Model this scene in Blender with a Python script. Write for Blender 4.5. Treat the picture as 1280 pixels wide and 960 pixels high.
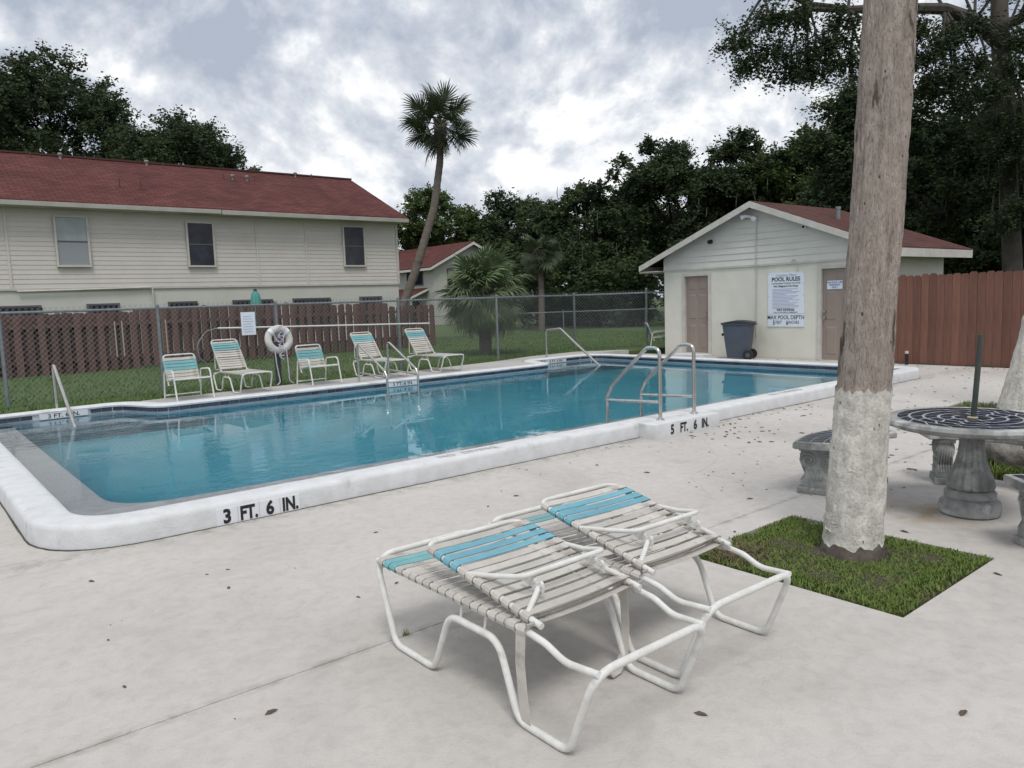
import bpy, bmesh, math, random
import numpy as np
from mathutils import Vector, Matrix, Quaternion, noise
PI = math.pi
R = math.radians
for o in list(bpy.data.objects):
    bpy.data.objects.remove(o)
SC = bpy.context.scene
COL = SC.collection
rnd = random.Random(7)
rng = np.random.default_rng(11)

# ------------------------------------------------------------------ camera
cam_d = bpy.data.cameras.new('camera')
cam_d.sensor_fit = 'HORIZONTAL'
cam_d.sensor_width = 36.0
cam_d.lens = 36.0 * 952.0 / 1280.0
cam_d.clip_start = 0.05
cam_d.clip_end = 2000
cam = bpy.data.objects.new('camera', cam_d)
COL.objects.link(cam)
_yaw, _pit, _rol = R(-39.31), R(6.26), R(-2.01)
_f = Vector((-math.sin(_yaw) * math.cos(_pit), math.cos(_yaw) * math.cos(_pit), -math.sin(_pit)))
_r = Vector((math.cos(_yaw), math.sin(_yaw), 0))
_u = _r.cross(_f)
_r2 = _r * math.cos(_rol) + _u * math.sin(_rol)
_u2 = -_r * math.sin(_rol) + _u * math.cos(_rol)
cam.matrix_world = Matrix(((_r2.x, _u2.x, -_f.x, 0), (_r2.y, _u2.y, -_f.y, 0), (_r2.z, _u2.z, -_f.z, 1.53), (0, 0, 0, 1)))
SC.camera = cam
SC.render.engine = 'CYCLES'
SC.render.resolution_x = 1024
SC.render.resolution_y = 768

# ------------------------------------------------------------------ sky, sun, exposure
SUN_EL, SUN_AZ = R(60), R(214)          # azimuth measured from +Y towards +X
W = bpy.data.worlds.new('World')
SC.world = W
W.use_nodes = True
nt = W.node_tree
nt.nodes.clear()


def N(tree, typ, **kw):
    n = tree.nodes.new(typ)
    for k, v in kw.items():
        if k.startswith('i_'):
            n.inputs[k[2:].replace('_', ' ')].default_value = v
        else:
            setattr(n, k, v)
    return n


def ramp(tree, fac, stops):
    n = tree.nodes.new('ShaderNodeValToRGB')
    el = n.color_ramp.elements
    while len(el) < len(stops):
        el.new(0.5)
    for e, (p, c) in zip(el, stops):
        e.position = p
        e.color = (c[0], c[1], c[2], 1) if hasattr(c, '__len__') else (c, c, c, 1)
    tree.links.new(fac, n.inputs['Fac'])
    return n.outputs['Color']


CLOUD_STOPS = [(0.30, (0.36, 0.405, 0.485)), (0.42, (0.465, 0.505, 0.575)), (0.53, (0.60, 0.63, 0.68)), (0.615, (0.76, 0.775, 0.80)), (0.72, (0.95, 0.95, 0.95)), (0.88, (1.04, 1.04, 1.03))]


def build_world():
    L = nt.links.new
    out = N(nt, 'ShaderNodeOutputWorld')
    sky = N(nt, 'ShaderNodeTexSky', sky_type='NISHITA')
    sky.sun_disc = False
    sky.sun_elevation = SUN_EL
    sky.sun_rotation = SUN_AZ
    sky.air_density = 1.2
    sky.dust_density = 1.5
    bg1 = N(nt, 'ShaderNodeBackground')
    bg1.inputs['Strength'].default_value = 0.11
    L(sky.outputs[0], bg1.inputs['Color'])
    tc = N(nt, 'ShaderNodeTexCoord')
    mp = N(nt, 'ShaderNodeMapping')
    L(tc.outputs['Generated'], mp.inputs[0])
    mp.inputs['Location'].default_value = (0.6, 12.1, 3.9)
    mp.inputs['Scale'].default_value = (1.0, 1.0, 1.2)

    def noise_tex(scale, detail, rough, dist=0.0, off=None):
        n = N(nt, 'ShaderNodeTexNoise')
        n.inputs['Scale'].default_value = scale
        n.inputs['Detail'].default_value = detail
        n.inputs['Roughness'].default_value = rough
        n.inputs['Distortion'].default_value = dist
        L(mp.outputs[0], n.inputs['Vector'])
        return n.outputs['Fac']
    cover = noise_tex(1.9, 6, 0.5, 0.3)        # where the blue breaks through

    def cloud(offset, scale, det, rough, dist):
        of = N(nt, 'ShaderNodeVectorMath', operation='ADD')
        L(mp.outputs[0], of.inputs[0]); of.inputs[1].default_value = offset
        n = N(nt, 'ShaderNodeTexNoise')
        n.inputs['Scale'].default_value = scale; n.inputs['Detail'].default_value = det
        n.inputs['Roughness'].default_value = rough; n.inputs['Distortion'].default_value = dist
        L(of.outputs[0], n.inputs['Vector'])
        return n.outputs['Fac']

    def math2(op, a, b_):
        m_ = N(nt, 'ShaderNodeMath', operation=op)
        for k_, v_ in ((0, a), (1, b_)):
            if isinstance(v_, (int, float)):
                m_.inputs[k_].default_value = v_
            else:
                L(v_, m_.inputs[k_])
        return m_.outputs[0]
    # cloud thickness, and the same field a little higher up: the difference lights the billow tops
    SCL, DET, RGH, DST = 3.0, 10, 0.58, 0.25
    c0 = cloud((0, 0, 0), SCL, DET, RGH, DST)
    c1 = cloud((0.02, 0.015, 0.055), SCL, DET, RGH, DST)
    s0 = cloud((0, 0, 0), 9.0, 7, 0.58, 0.25)
    s1 = cloud((0.008, 0.006, 0.020), 9.0, 7, 0.58, 0.25)
    lit = math2('MULTIPLY_ADD', math2('SUBTRACT', c0, c1), 1.65)
    lit_n = lit.node
    L(math2('MULTIPLY', math2('SUBTRACT', s0, s1), 0.75), lit_n.inputs[2])
    big = cloud((4.0, 2.0, 1.0), 1.7, 4, 0.5, 0.2)
    hb = math2('ADD', lit, math2('MULTIPLY', math2('ADD', big, c0), 0.5))
    col = ramp(nt, hb, CLOUD_STOPS)
    bg2 = N(nt, 'ShaderNodeBackground')
    L(col, bg2.inputs['Color'])
    bg2.inputs['Strength'].default_value = 1.0
    mask = ramp(nt, cover, [(0.30, 0.45), (0.40, 1.0)])
    ms = N(nt, 'ShaderNodeMixShader')
    L(mask, ms.inputs[0]); L(bg1.outputs[0], ms.inputs[1]); L(bg2.outputs[0], ms.inputs[2])
    L(ms.outputs[0], out.inputs['Surface'])


build_world()
sun_d = bpy.data.lights.new('sun', 'SUN')
sun_d.energy = 1.5
sun_d.angle = R(20)
sun_d.color = (1.0, 0.965, 0.92)
sun = bpy.data.objects.new('sun', sun_d)
COL.objects.link(sun)
_sd = Vector((math.sin(SUN_AZ) * math.cos(SUN_EL), math.cos(SUN_AZ) * math.cos(SUN_EL), math.sin(SUN_EL)))
sun.rotation_euler = _sd.to_track_quat('Z', 'Y').to_euler()
SC.view_settings.view_transform = 'Standard'
SC.view_settings.look = 'None'
SC.view_settings.gamma = 1
SC.view_settings.use_curve_mapping = False
SC.view_settings.exposure = 0.3


# ------------------------------------------------------------------ materials
MATS = {}


def mat(name, base, rough=0.7, var=None, vscale=4.0, vdetail=6, bump=0.0, bscale=60, metallic=0.0, spec=0.5, rand=0.0,
        stretch=(1, 1, 1), v2=None, v2scale=0.6, v2pos=(0.45, 0.6), coord='Object', bdist=0.01, trans=0.0, coat=0.0):
    """principled surface: base colour, noise variation towards var, second larger variation v2, bump, per-object randomness"""
    if name in MATS:
        return MATS[name]
    m = bpy.data.materials.new(name)
    m.use_nodes = True
    t = m.node_tree
    L = t.links.new
    b = t.nodes['Principled BSDF']
    b.inputs['Roughness'].default_value = rough
    b.inputs['Metallic'].default_value = metallic
    b.inputs['Specular IOR Level'].default_value = spec
    if coat:
        b.inputs['Coat Weight'].default_value = coat
    base4 = (*base, 1)
    b.inputs['Base Color'].default_value = base4
    tc = t.nodes.new('ShaderNodeTexCoord')
    if coord == 'World':
        g = t.nodes.new('ShaderNodeNewGeometry')
        vec = g.outputs['Position']
    else:
        vec = tc.outputs[coord]
    mp = t.nodes.new('ShaderNodeMapping')
    mp.inputs['Scale'].default_value = stretch
    L(vec, mp.inputs[0])
    vec = mp.outputs[0]
    cur = None
    if var is not None:
        n = N(t, 'ShaderNodeTexNoise')
        n.inputs['Scale'].default_value = vscale
        n.inputs['Detail'].default_value = vdetail
        n.inputs['Roughness'].default_value = 0.6
        L(vec, n.inputs['Vector'])
        cur = ramp(t, n.outputs['Fac'], [(0.36, base), (0.64, var)])
    if v2 is not None:
        n = N(t, 'ShaderNodeTexNoise')
        n.inputs['Scale'].default_value = v2scale
        n.inputs['Detail'].default_value = 5
        n.inputs['Roughness'].default_value = 0.62
        L(vec, n.inputs['Vector'])
        f = ramp(t, n.outputs['Fac'], [(v2pos[0], 0.0), (v2pos[1], 1.0)])
        mx = N(t, 'ShaderNodeMix', data_type='RGBA')
        L(f, mx.inputs[0])
        if cur is not None:
            L(cur, mx.inputs[6])
        else:
            mx.inputs[6].default_value = base4
        mx.inputs[7].default_value = (*v2, 1)
        cur = mx.outputs[2]
    if rand:
        oi = t.nodes.new('ShaderNodeObjectInfo')
        ma = N(t, 'ShaderNodeMapRange')
        L(oi.outputs['Random'], ma.inputs[0])
        ma.inputs[3].default_value = 1 - rand
        ma.inputs[4].default_value = 1 + rand
        hs = N(t, 'ShaderNodeHueSaturation')
        L(ma.outputs[0], hs.inputs['Value'])
        if cur is not None:
            L(cur, hs.inputs['Color'])
        else:
            hs.inputs['Color'].default_value = base4
        cur = hs.outputs[0]
    if cur is not None:
        L(cur, b.inputs['Base Color'])
    if bump:
        n = N(t, 'ShaderNodeTexNoise')
        n.inputs['Scale'].default_value = bscale
        n.inputs['Detail'].default_value = 6
        n.inputs['Roughness'].default_value = 0.6
        L(vec, n.inputs['Vector'])
        bp = N(t, 'ShaderNodeBump')
        bp.inputs['Strength'].default_value = bump
        bp.inputs['Distance'].default_value = bdist
        L(n.outputs['Fac'], bp.inputs['Height'])
        L(bp.outputs[0], b.inputs['Normal'])
    if trans:
        tr = N(t, 'ShaderNodeBsdfTranslucent')
        if cur is not None:
            L(cur, tr.inputs[0])
        else:
            tr.inputs[0].default_value = base4
        ms = N(t, 'ShaderNodeMixShader')
        ms.inputs[0].default_value = trans
        o = t.nodes['Material Output']
        L(b.outputs[0], ms.inputs[1]); L(tr.outputs[0], ms.inputs[2]); L(ms.outputs[0], o.inputs[0])
    MATS[name] = m
    return m


def water_mat():
    m = bpy.data.materials.new('pool_water')
    m.use_nodes = True
    t = m.node_tree
    t.nodes.clear()
    L = t.links.new
    o = N(t, 'ShaderNodeOutputMaterial')
    g = t.nodes.new('ShaderNodeNewGeometry')
    n1 = N(t, 'ShaderNodeTexNoise'); n1.inputs['Scale'].default_value = 5.5; n1.inputs['Detail'].default_value = 3
    mp = N(t, 'ShaderNodeMapping'); mp.inputs['Scale'].default_value = (1.0, 1.5, 1)
    mp.inputs['Rotation'].default_value = (0, 0, R(-38))
    L(g.outputs['Position'], mp.inputs[0]); L(mp.outputs[0], n1.inputs['Vector'])
    n2 = N(t, 'ShaderNodeTexNoise'); n2.inputs['Scale'].default_value = 0.5; n2.inputs['Detail'].default_value = 2
    L(g.outputs['Position'], n2.inputs['Vector'])
    calm = ramp(t, n2.outputs['Fac'], [(0.45, 0.07), (0.60, 1.0)])
    mu = N(t, 'ShaderNodeMath', operation='MULTIPLY')
    L(n1.outputs['Fac'], mu.inputs[0]); L(calm, mu.inputs[1])
    bp = N(t, 'ShaderNodeBump'); bp.inputs['Strength'].default_value = 0.26; bp.inputs['Distance'].default_value = 0.022
    L(mu.outputs[0], bp.inputs['Height'])
    gl = N(t, 'ShaderNodeBsdfGlass'); gl.inputs['IOR'].default_value = 1.333
    gl.inputs['Roughness'].default_value = 0.0
    gl.inputs['Color'].default_value = (0.95, 0.985, 0.99, 1)
    L(bp.outputs[0], gl.inputs['Normal'])
    L(gl.outputs[0], o.inputs[0])
    return m


def shingle_mat(name, c1, c2, c3, sx=3.0, sy=6.5):
    m = bpy.data.materials.new(name)
    m.use_nodes = True
    t = m.node_tree
    L = t.links.new
    b = t.nodes['Principled BSDF']
    b.inputs['Roughness'].default_value = 0.9
    b.inputs['Specular IOR Level'].default_value = 0.15
    tc = t.nodes.new('ShaderNodeTexCoord')
    br = N(t, 'ShaderNodeTexBrick')
    br.inputs['Color1'].default_value = (*c1, 1)
    br.inputs['Color2'].default_value = (*c2, 1)
    br.inputs['Mortar'].default_value = (*c3, 1)
    br.inputs['Scale'].default_value = 1.0
    br.inputs['Mortar Size'].default_value = 0.012
    br.inputs['Brick Width'].default_value = 1 / sx
    br.inputs['Row Height'].default_value = 1 / sy
    L(tc.outputs['UV'], br.inputs['Vector'])
    n = N(t, 'ShaderNodeTexNoise'); n.inputs['Scale'].default_value = 0.9; n.inputs['Detail'].default_value = 6
    L(tc.outputs['UV'], n.inputs['Vector'])
    f = ramp(t, n.outputs['Fac'], [(0.3, 0.78), (0.7, 1.15)])
    mx = N(t, 'ShaderNodeMix', data_type='RGBA', blend_type='MULTIPLY')
    mx.inputs[0].default_value = 1.0
    L(br.outputs['Color'], mx.inputs[6]); L(f, mx.inputs[7])
    L(mx.outputs[2], b.inputs['Base Color'])
    bp = N(t, 'ShaderNodeBump'); bp.inputs['Strength'].default_value = 0.6; bp.inputs['Distance'].default_value = 0.01
    bp.invert = True
    L(br.outputs['Fac'], bp.inputs['Height']); L(bp.outputs[0], b.inputs['Normal'])
    return m


M_ivory = mat('ivory_powder_coat', (0.71, 0.71, 0.69), 0.5, var=(0.60, 0.59, 0.55), vscale=16, bump=0.12, bscale=110, v2=(0.40, 0.365, 0.31), v2scale=9, v2pos=(0.60, 0.74))
M_strapw = mat('cream_vinyl_strap', (0.425, 0.40, 0.36), 0.55, var=(0.50, 0.475, 0.435), vscale=13, v2=(0.23, 0.205, 0.175), v2scale=8, v2pos=(0.55, 0.74), rand=0.13, bump=0.05, bscale=90)
M_strapb = mat('blue_vinyl_strap', (0.115, 0.31, 0.385), 0.45, var=(0.155, 0.37, 0.45), vscale=9, rand=0.08, v2=(0.20, 0.42, 0.50), v2scale=6, v2pos=(0.55, 0.8))
M_strapt = mat('teal_vinyl_strap', (0.125, 0.325, 0.355), 0.5, var=(0.17, 0.39, 0.41), vscale=9, rand=0.08)
def deck_mat():
    m = bpy.data.materials.new('deck_concrete')
    m.use_nodes = True
    t = m.node_tree
    L = t.links.new
    b = t.nodes['Principled BSDF']
    b.inputs['Roughness'].default_value = 0.85
    b.inputs['Specular IOR Level'].default_value = 0.25
    g = t.nodes.new('ShaderNodeNewGeometry')

    def nz(scale, det=6, rough=0.6, dist=0.0):
        n = N(t, 'ShaderNodeTexNoise'); n.inputs['Scale'].default_value = scale; n.inputs['Detail'].default_value = det
        n.inputs['Roughness'].default_value = rough; n.inputs['Distortion'].default_value = dist
        L(g.outputs['Position'], n.inputs['Vector'])
        return n.outputs['Fac']

    def mul(a, b_, f=1.0):
        x = N(t, 'ShaderNodeMix', data_type='RGBA', blend_type='MULTIPLY'); x.inputs[0].default_value = f
        L(a, x.inputs[6]); L(b_, x.inputs[7])
        return x.outputs[2]

    def mixc(f, a, c):
        x = N(t, 'ShaderNodeMix', data_type='RGBA')
        L(f, x.inputs[0]); L(a, x.inputs[6]); x.inputs[7].default_value = (*c, 1)
        return x.outputs[2]
    blot = nz(0.55, 7, 0.6, 0.6)
    swirl = nz(3.2, 8, 0.62, 1.6)
    mott = nz(14, 6, 0.65, 0.4)
    spk = nz(230, 2, 0.5)
    cur = ramp(t, blot, [(0.32, (0.432, 0.408, 0.382)), (0.48, (0.496, 0.470, 0.441)), (0.68, (0.528, 0.502, 0.472))])
    cur = mul(cur, ramp(t, swirl, [(0.30, 0.93), (0.50, 1.0), (0.72, 1.03)]))
    cur = mul(cur, ramp(t, mott, [(0.30, 0.91), (0.55, 1.02)]))
    cur = mul(cur, ramp(t, spk, [(0.25, 0.86), (0.45, 1.0), (0.75, 1.05)]))
    # worn patches where the grey slab shows through the paint, and small dark spots
    cur = mixc(ramp(t, nz(1.7, 9, 0.68, 0.3), [(0.60, 0.0), (0.72, 0.55)]), cur, (0.335, 0.32, 0.30))
    cur = mixc(ramp(t, nz(38, 3, 0.5), [(0.73, 0.0), (0.78, 0.6)]), cur, (0.30, 0.285, 0.26))
    sx = N(t, 'ShaderNodeSeparateXYZ'); L(g.outputs['Position'], sx.inputs[0])

    def band(sock, c, half):
        a = N(t, 'ShaderNodeMath', operation='SUBTRACT'); L(sock, a.inputs[0]); a.inputs[1].default_value = c
        b2 = N(t, 'ShaderNodeMath', operation='ABSOLUTE'); L(a.outputs[0], b2.inputs[0])
        return ramp(t, N_div(b2.outputs[0], half), [(0.0, 1.0), (1.0, 0.0)])

    def N_div(sock, v):
        d_ = N(t, 'ShaderNodeMath', operation='DIVIDE'); L(sock, d_.inputs[0]); d_.inputs[1].default_value = v
        return d_.outputs[0]

    def mulf(a, b_):
        x = N(t, 'ShaderNodeMath', operation='MULTIPLY'); L(a, x.inputs[0]); L(b_, x.inputs[1])
        return x.outputs[0]
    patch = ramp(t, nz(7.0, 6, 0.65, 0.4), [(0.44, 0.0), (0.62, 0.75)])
    cur = mixc(mulf(band(sx.outputs['Y'], 2.967, 0.05), patch), cur, (0.25, 0.235, 0.21))      # dirt along the slab joint
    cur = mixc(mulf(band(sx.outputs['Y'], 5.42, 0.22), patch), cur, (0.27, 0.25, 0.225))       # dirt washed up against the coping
    tv = N(t, 'ShaderNodeVectorMath', operation='DISTANCE'); L(g.outputs['Position'], tv.inputs[0]); tv.inputs[1].default_value = (5.36, 2.12, 0.0)
    cur = mixc(mulf(ramp(t, N_div(tv.outputs['Value'], 0.42), [(0.3, 1.0), (1.0, 0.0)]), ramp(t, nz(5.5, 6, 0.6, 0.5), [(0.40, 0.0), (0.58, 0.9)])), cur, (0.36, 0.29, 0.205))   # rust by the table foot
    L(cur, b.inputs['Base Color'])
    ad = N(t, 'ShaderNodeMath', operation='MULTIPLY_ADD'); L(swirl, ad.inputs[0]); ad.inputs[1].default_value = 1.6; L(nz(75, 5, 0.65), ad.inputs[2])
    bp = N(t, 'ShaderNodeBump'); bp.inputs['Strength'].default_value = 0.6; bp.inputs['Distance'].default_value = 0.006
    L(ad.outputs[0], bp.inputs['Height']); L(bp.outputs[0], b.inputs['Normal'])
    return m


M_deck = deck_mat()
M_coping = mat('white_painted_coping', (0.66, 0.672, 0.685), 0.65, var=(0.585, 0.59, 0.59), vscale=7, vdetail=11, v2=(0.43, 0.425, 0.41), v2scale=4.5, v2pos=(0.58, 0.78), bump=0.6, bscale=55, bdist=0.007, coord='World')
M_strip = mat('grey_concrete_walk', (0.42, 0.405, 0.385), 0.85, var=(0.40, 0.39, 0.37), vscale=3, v2=(0.33, 0.32, 0.30), v2scale=1.0, v2pos=(0.5, 0.75), bump=0.3, bscale=40, coord='World', bdist=0.005)
M_tile = mat('navy_waterline_tile', (0.028, 0.042, 0.075), 0.25, rand=0.35, var=(0.05, 0.068, 0.105), vscale=6)
M_grout = mat('pale_plaster', (0.42, 0.45, 0.48), 0.8, var=(0.34, 0.38, 0.42), vscale=4, coord='World')
M_blue = mat('blue_pool_plaster', (0.085, 0.41, 0.53), 0.8, var=(0.072, 0.375, 0.495), vscale=1.3, v2=(0.10, 0.435, 0.55), v2scale=0.5, coord='World')
M_ledge = mat('grey_pool_ledge', (0.54, 0.535, 0.555), 0.85, var=(0.47, 0.47, 0.495), vscale=3, coord='World')
M_step = mat('pale_pool_step', (0.17, 0.29, 0.35), 0.85, var=(0.14, 0.26, 0.32), vscale=3, coord='World')
M_water = water_mat()
M_steel = mat('stainless_steel', (0.60, 0.58, 0.55), 0.22, metallic=1.0, var=(0.52, 0.50, 0.47), vscale=12)
M_galv = mat('galvanised_steel', (0.24, 0.265, 0.28), 0.55, metallic=0.35, var=(0.17, 0.19, 0.20), vscale=14)
M_wire = mat('chain_link_wire', (0.16, 0.18, 0.19), 0.55, metallic=0.3)
M_black = mat('black_paint', (0.012, 0.012, 0.013), 0.6)
M_grime = mat('dark_grime', (0.05, 0.045, 0.038), 0.95, var=(0.09, 0.08, 0.065), vscale=20)
M_white = mat('white_enamel', (0.72, 0.74, 0.77), 0.45, var=(0.66, 0.68, 0.71), vscale=3)
M_signbl = mat('sign_white_panel', (0.68, 0.75, 0.83), 0.4)
M_ink = mat('sign_ink', (0.02, 0.024, 0.04), 0.6)
M_inkp = mat('pale_print', (0.34, 0.37, 0.52), 0.6)
M_wallg = mat('painted_block_wall', (0.67, 0.665, 0.59), 0.8, var=(0.62, 0.615, 0.545), vscale=2.5, v2=(0.53, 0.515, 0.445), v2scale=1.1, v2pos=(0.55, 0.8), bump=0.25, bscale=26, coord='World', bdist=0.006)
M_gable = mat('grey_white_siding', (0.635, 0.63, 0.585), 0.6, rand=0.03, var=(0.60, 0.595, 0.55), vscale=2)
M_trim = mat('trim_paint', (0.55, 0.53, 0.49), 0.6, var=(0.47, 0.45, 0.41), vscale=4, v2=(0.40, 0.37, 0.33), v2scale=3, v2pos=(0.62, 0.78))
M_door = mat('taupe_door_paint', (0.285, 0.232, 0.20), 0.5, var=(0.262, 0.213, 0.184), vscale=3)
M_brass = mat('worn_brass', (0.55, 0.45, 0.28), 0.35, metallic=1)
M_sh1 = shingle_mat('dark_red_shingles', (0.090, 0.042, 0.037), (0.118, 0.055, 0.047), (0.035, 0.016, 0.015), 3.2, 6.6)
M_sh2 = shingle_mat('red_shingles', (0.092, 0.034, 0.031), (0.130, 0.050, 0.045), (0.05, 0.018, 0.017), 3.0, 6.0)
M_siding = mat('beige_vinyl_siding', (0.60, 0.565, 0.53), 0.6, rand=0.03, var=(0.565, 0.53, 0.495), vscale=1.5)
M_stucco = mat('grey_stucco', (0.55, 0.55, 0.505), 0.85, var=(0.51, 0.51, 0.47), vscale=1.2)
M_glass = mat('dark_window_glass', (0.012, 0.016, 0.028), 0.12, spec=0.28, v2=(0.03, 0.035, 0.05), v2scale=1.5)
M_blind = mat('pale_blind_behind_glass', (0.33, 0.37, 0.38), 0.25, var=(0.27, 0.31, 0.32), vscale=3)
M_fencer = mat('red_brown_boards', (0.140, 0.063, 0.045), 0.8, rand=0.2, var=(0.185, 0.088, 0.062), vscale=3, stretch=(4, 4, 0.5), bump=0.3, bscale=30, v2=(0.10, 0.045, 0.034), v2scale=2.4, v2pos=(0.55, 0.8))
M_fenced = mat('dark_brown_boards', (0.092, 0.050, 0.044), 0.85, rand=0.22, var=(0.12, 0.066, 0.056), vscale=3, stretch=(4, 4, 0.5))
M_woodp = mat('pale_bare_wood', (0.36, 0.30, 0.23), 0.8)
M_bin = mat('blue_grey_plastic', (0.055, 0.072, 0.10), 0.5, var=(0.066, 0.084, 0.114), vscale=4)
M_lid = mat('dark_lid_plastic', (0.02, 0.025, 0.032), 0.5)
M_stone = mat('weathered_cast_stone', (0.31, 0.315, 0.31), 0.85, var=(0.17, 0.175, 0.17), vscale=9, vdetail=10, v2=(0.48, 0.485, 0.47), v2scale=5.5, v2pos=(0.50, 0.66), bump=0.5, bscale=34, bdist=0.008)
M_mosaic = mat('navy_mosaic_glass', (0.018, 0.022, 0.045), 0.2, rand=0.5, var=(0.02, 0.028, 0.06), vscale=10)
M_pole = mat('dark_green_pole', (0.035, 0.045, 0.042), 0.5, var=(0.05, 0.06, 0.055), vscale=10)
def fibre_mat(name, base, dark, pit, stretch, bump, pits=True, streak=True):
    m = bpy.data.materials.new(name)
    m.use_nodes = True
    t = m.node_tree
    L = t.links.new
    b = t.nodes['Principled BSDF']
    b.inputs['Roughness'].default_value = 0.92
    b.inputs['Specular IOR Level'].default_value = 0.15
    tc = t.nodes.new('ShaderNodeTexCoord')

    def nz(sc, scale=1.0, det=7, dist=0.0, rough=0.62):
        mp = N(t, 'ShaderNodeMapping'); mp.inputs['Scale'].default_value = sc
        L(tc.outputs['Object'], mp.inputs[0])
        n = N(t, 'ShaderNodeTexNoise'); n.inputs['Scale'].default_value = scale; n.inputs['Detail'].default_value = det
        n.inputs['Distortion'].default_value = dist; n.inputs['Roughness'].default_value = rough
        L(mp.outputs[0], n.inputs['Vector'])
        return n.outputs['Fac']
    fib = nz((60 * stretch[0], 60 * stretch[0], 60 * stretch[1]), 1.0, 6, 0.3)
    med = nz((14, 14, 5), 1.0, 7, 0.2)
    big = nz((3.5, 3.5, 1.4), 1.0, 4)
    c1 = ramp(t, fib, [(0.34, dark), (0.47, base), (0.75, tuple(min(1, v * 1.12) for v in base))])
    f2 = ramp(t, med, [(0.35, 0.72), (0.6, 1.08)])
    mx = N(t, 'ShaderNodeMix', data_type='RGBA', blend_type='MULTIPLY'); mx.inputs[0].default_value = 0.8
    L(c1, mx.inputs[6]); L(f2, mx.inputs[7])
    cur = mx.outputs[2]
    hs = [fib]
    if streak:
        stv = nz((9, 9, 1.1), 1.0, 5, 0.4)
        f3 = ramp(t, stv, [(0.595, 0.0), (0.645, 0.9)])
        m2 = N(t, 'ShaderNodeMix', data_type='RGBA')
        L(f3, m2.inputs[0]); L(cur, m2.inputs[6]); m2.inputs[7].default_value = (*pit, 1)
        cur = m2.outputs[2]
    if pits:
        mp = N(t, 'ShaderNodeMapping'); mp.inputs['Scale'].default_value = (26, 26, 13)
        L(tc.outputs['Object'], mp.inputs[0])
        vo = N(t, 'ShaderNodeTexVoronoi'); vo.inputs['Scale'].default_value = 1.0; vo.inputs['Randomness'].default_value = 1.0
        L(mp.outputs[0], vo.inputs['Vector'])
        f4 = ramp(t, vo.outputs['Distance'], [(0.10, 1.0), (0.17, 0.0)])
        gate = ramp(t, nz((7, 7, 5), 1.3, 2), [(0.54, 0.0), (0.58, 1.0)])
        mm = N(t, 'ShaderNodeMath', operation='MULTIPLY'); L(f4, mm.inputs[0]); L(gate, mm.inputs[1])
        m3 = N(t, 'ShaderNodeMix', data_type='RGBA')
        L(mm.outputs[0], m3.inputs[0]); L(cur, m3.inputs[6]); m3.inputs[7].default_value = (*pit, 1)
        cur = m3.outputs[2]
    f5 = ramp(t, big, [(0.3, 0.85), (0.7, 1.1)])
    m5 = N(t, 'ShaderNodeMix', data_type='RGBA', blend_type='MULTIPLY'); m5.inputs[0].default_value = 1.0
    L(cur, m5.inputs[6]); L(f5, m5.inputs[7])
    L(m5.outputs[2], b.inputs['Base Color'])
    ad = N(t, 'ShaderNodeMath', operation='ADD'); L(fib, ad.inputs[0]); L(med, ad.inputs[1])
    bp = N(t, 'ShaderNodeBump'); bp.inputs['Strength'].default_value = bump; bp.inputs['Distance'].default_value = 0.03
    L(ad.outputs[0], bp.inputs['Height']); L(bp.outputs[0], b.inputs['Normal'])
    MATS[name] = m
    return m


M_trunk = fibre_mat('palm_bark', (0.425, 0.365, 0.318), (0.27, 0.225, 0.195), (0.10, 0.074, 0.064), (1.9, 0.42), 0.9)
M_wash = fibre_mat('whitewashed_bark', (0.575, 0.555, 0.50), (0.45, 0.425, 0.375), (0.16, 0.145, 0.12), (0.8, 0.65), 0.5, pits=True, streak=False)
M_trunk2 = mat('distant_palm_bark', (0.155, 0.130, 0.110), 0.9, var=(0.105, 0.088, 0.075), vscale=5, stretch=(1, 1, 3))
M_bark = mat('oak_bark', (0.040, 0.034, 0.028), 0.95, var=(0.028, 0.024, 0.02), vscale=5)
M_barkl = mat('grey_tree_bark', (0.085, 0.074, 0.062), 0.95, var=(0.045, 0.04, 0.034), vscale=4, stretch=(1, 1, 0.5))
M_oak1 = mat('dark_oak_leaves', (0.029, 0.045, 0.021), 0.7, var=(0.056, 0.080, 0.033), vscale=0.45, vdetail=3, coord='World', trans=0.18, spec=0.25)
M_oak2 = mat('mid_green_leaves', (0.055, 0.088, 0.028), 0.7, var=(0.095, 0.130, 0.042), vscale=0.5, vdetail=3, coord='World', trans=0.2, spec=0.25)
M_oak3 = mat('deep_green_leaves', (0.028, 0.049, 0.022), 0.7, var=(0.068, 0.094, 0.038), vscale=0.6, vdetail=3, coord='World', trans=0.15, spec=0.25)
M_frond = mat('palm_frond_green', (0.040, 0.058, 0.024), 0.55, var=(0.060, 0.083, 0.036), vscale=4, rand=0.25, trans=0.15)
M_frond2 = mat('bushy_palm_frond', (0.105, 0.155, 0.065), 0.5, var=(0.175, 0.22, 0.115), vscale=4, rand=0.3, trans=0.2)
M_dead = mat('dry_palm_frond', (0.24, 0.20, 0.135), 0.8, var=(0.16, 0.13, 0.09), vscale=5, rand=0.2)
M_lawn = mat('lawn_turf', (0.058, 0.096, 0.026), 0.95, var=(0.074, 0.118, 0.032), vscale=5, v2=(0.085, 0.105, 0.034), v2scale=0.8, v2pos=(0.5, 0.75), coord='World')
M_ground = mat('ground_turf', (0.035, 0.050, 0.018), 0.95, var=(0.050, 0.062, 0.025), vscale=0.5, coord='World')
M_blade = mat('grass_blades', (0.120, 0.185, 0.038), 0.8, var=(0.185, 0.245, 0.058), vscale=9, coord='World', trans=0.25, v2=(0.16, 0.15, 0.06), v2scale=2.2, v2pos=(0.60, 0.78))
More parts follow.
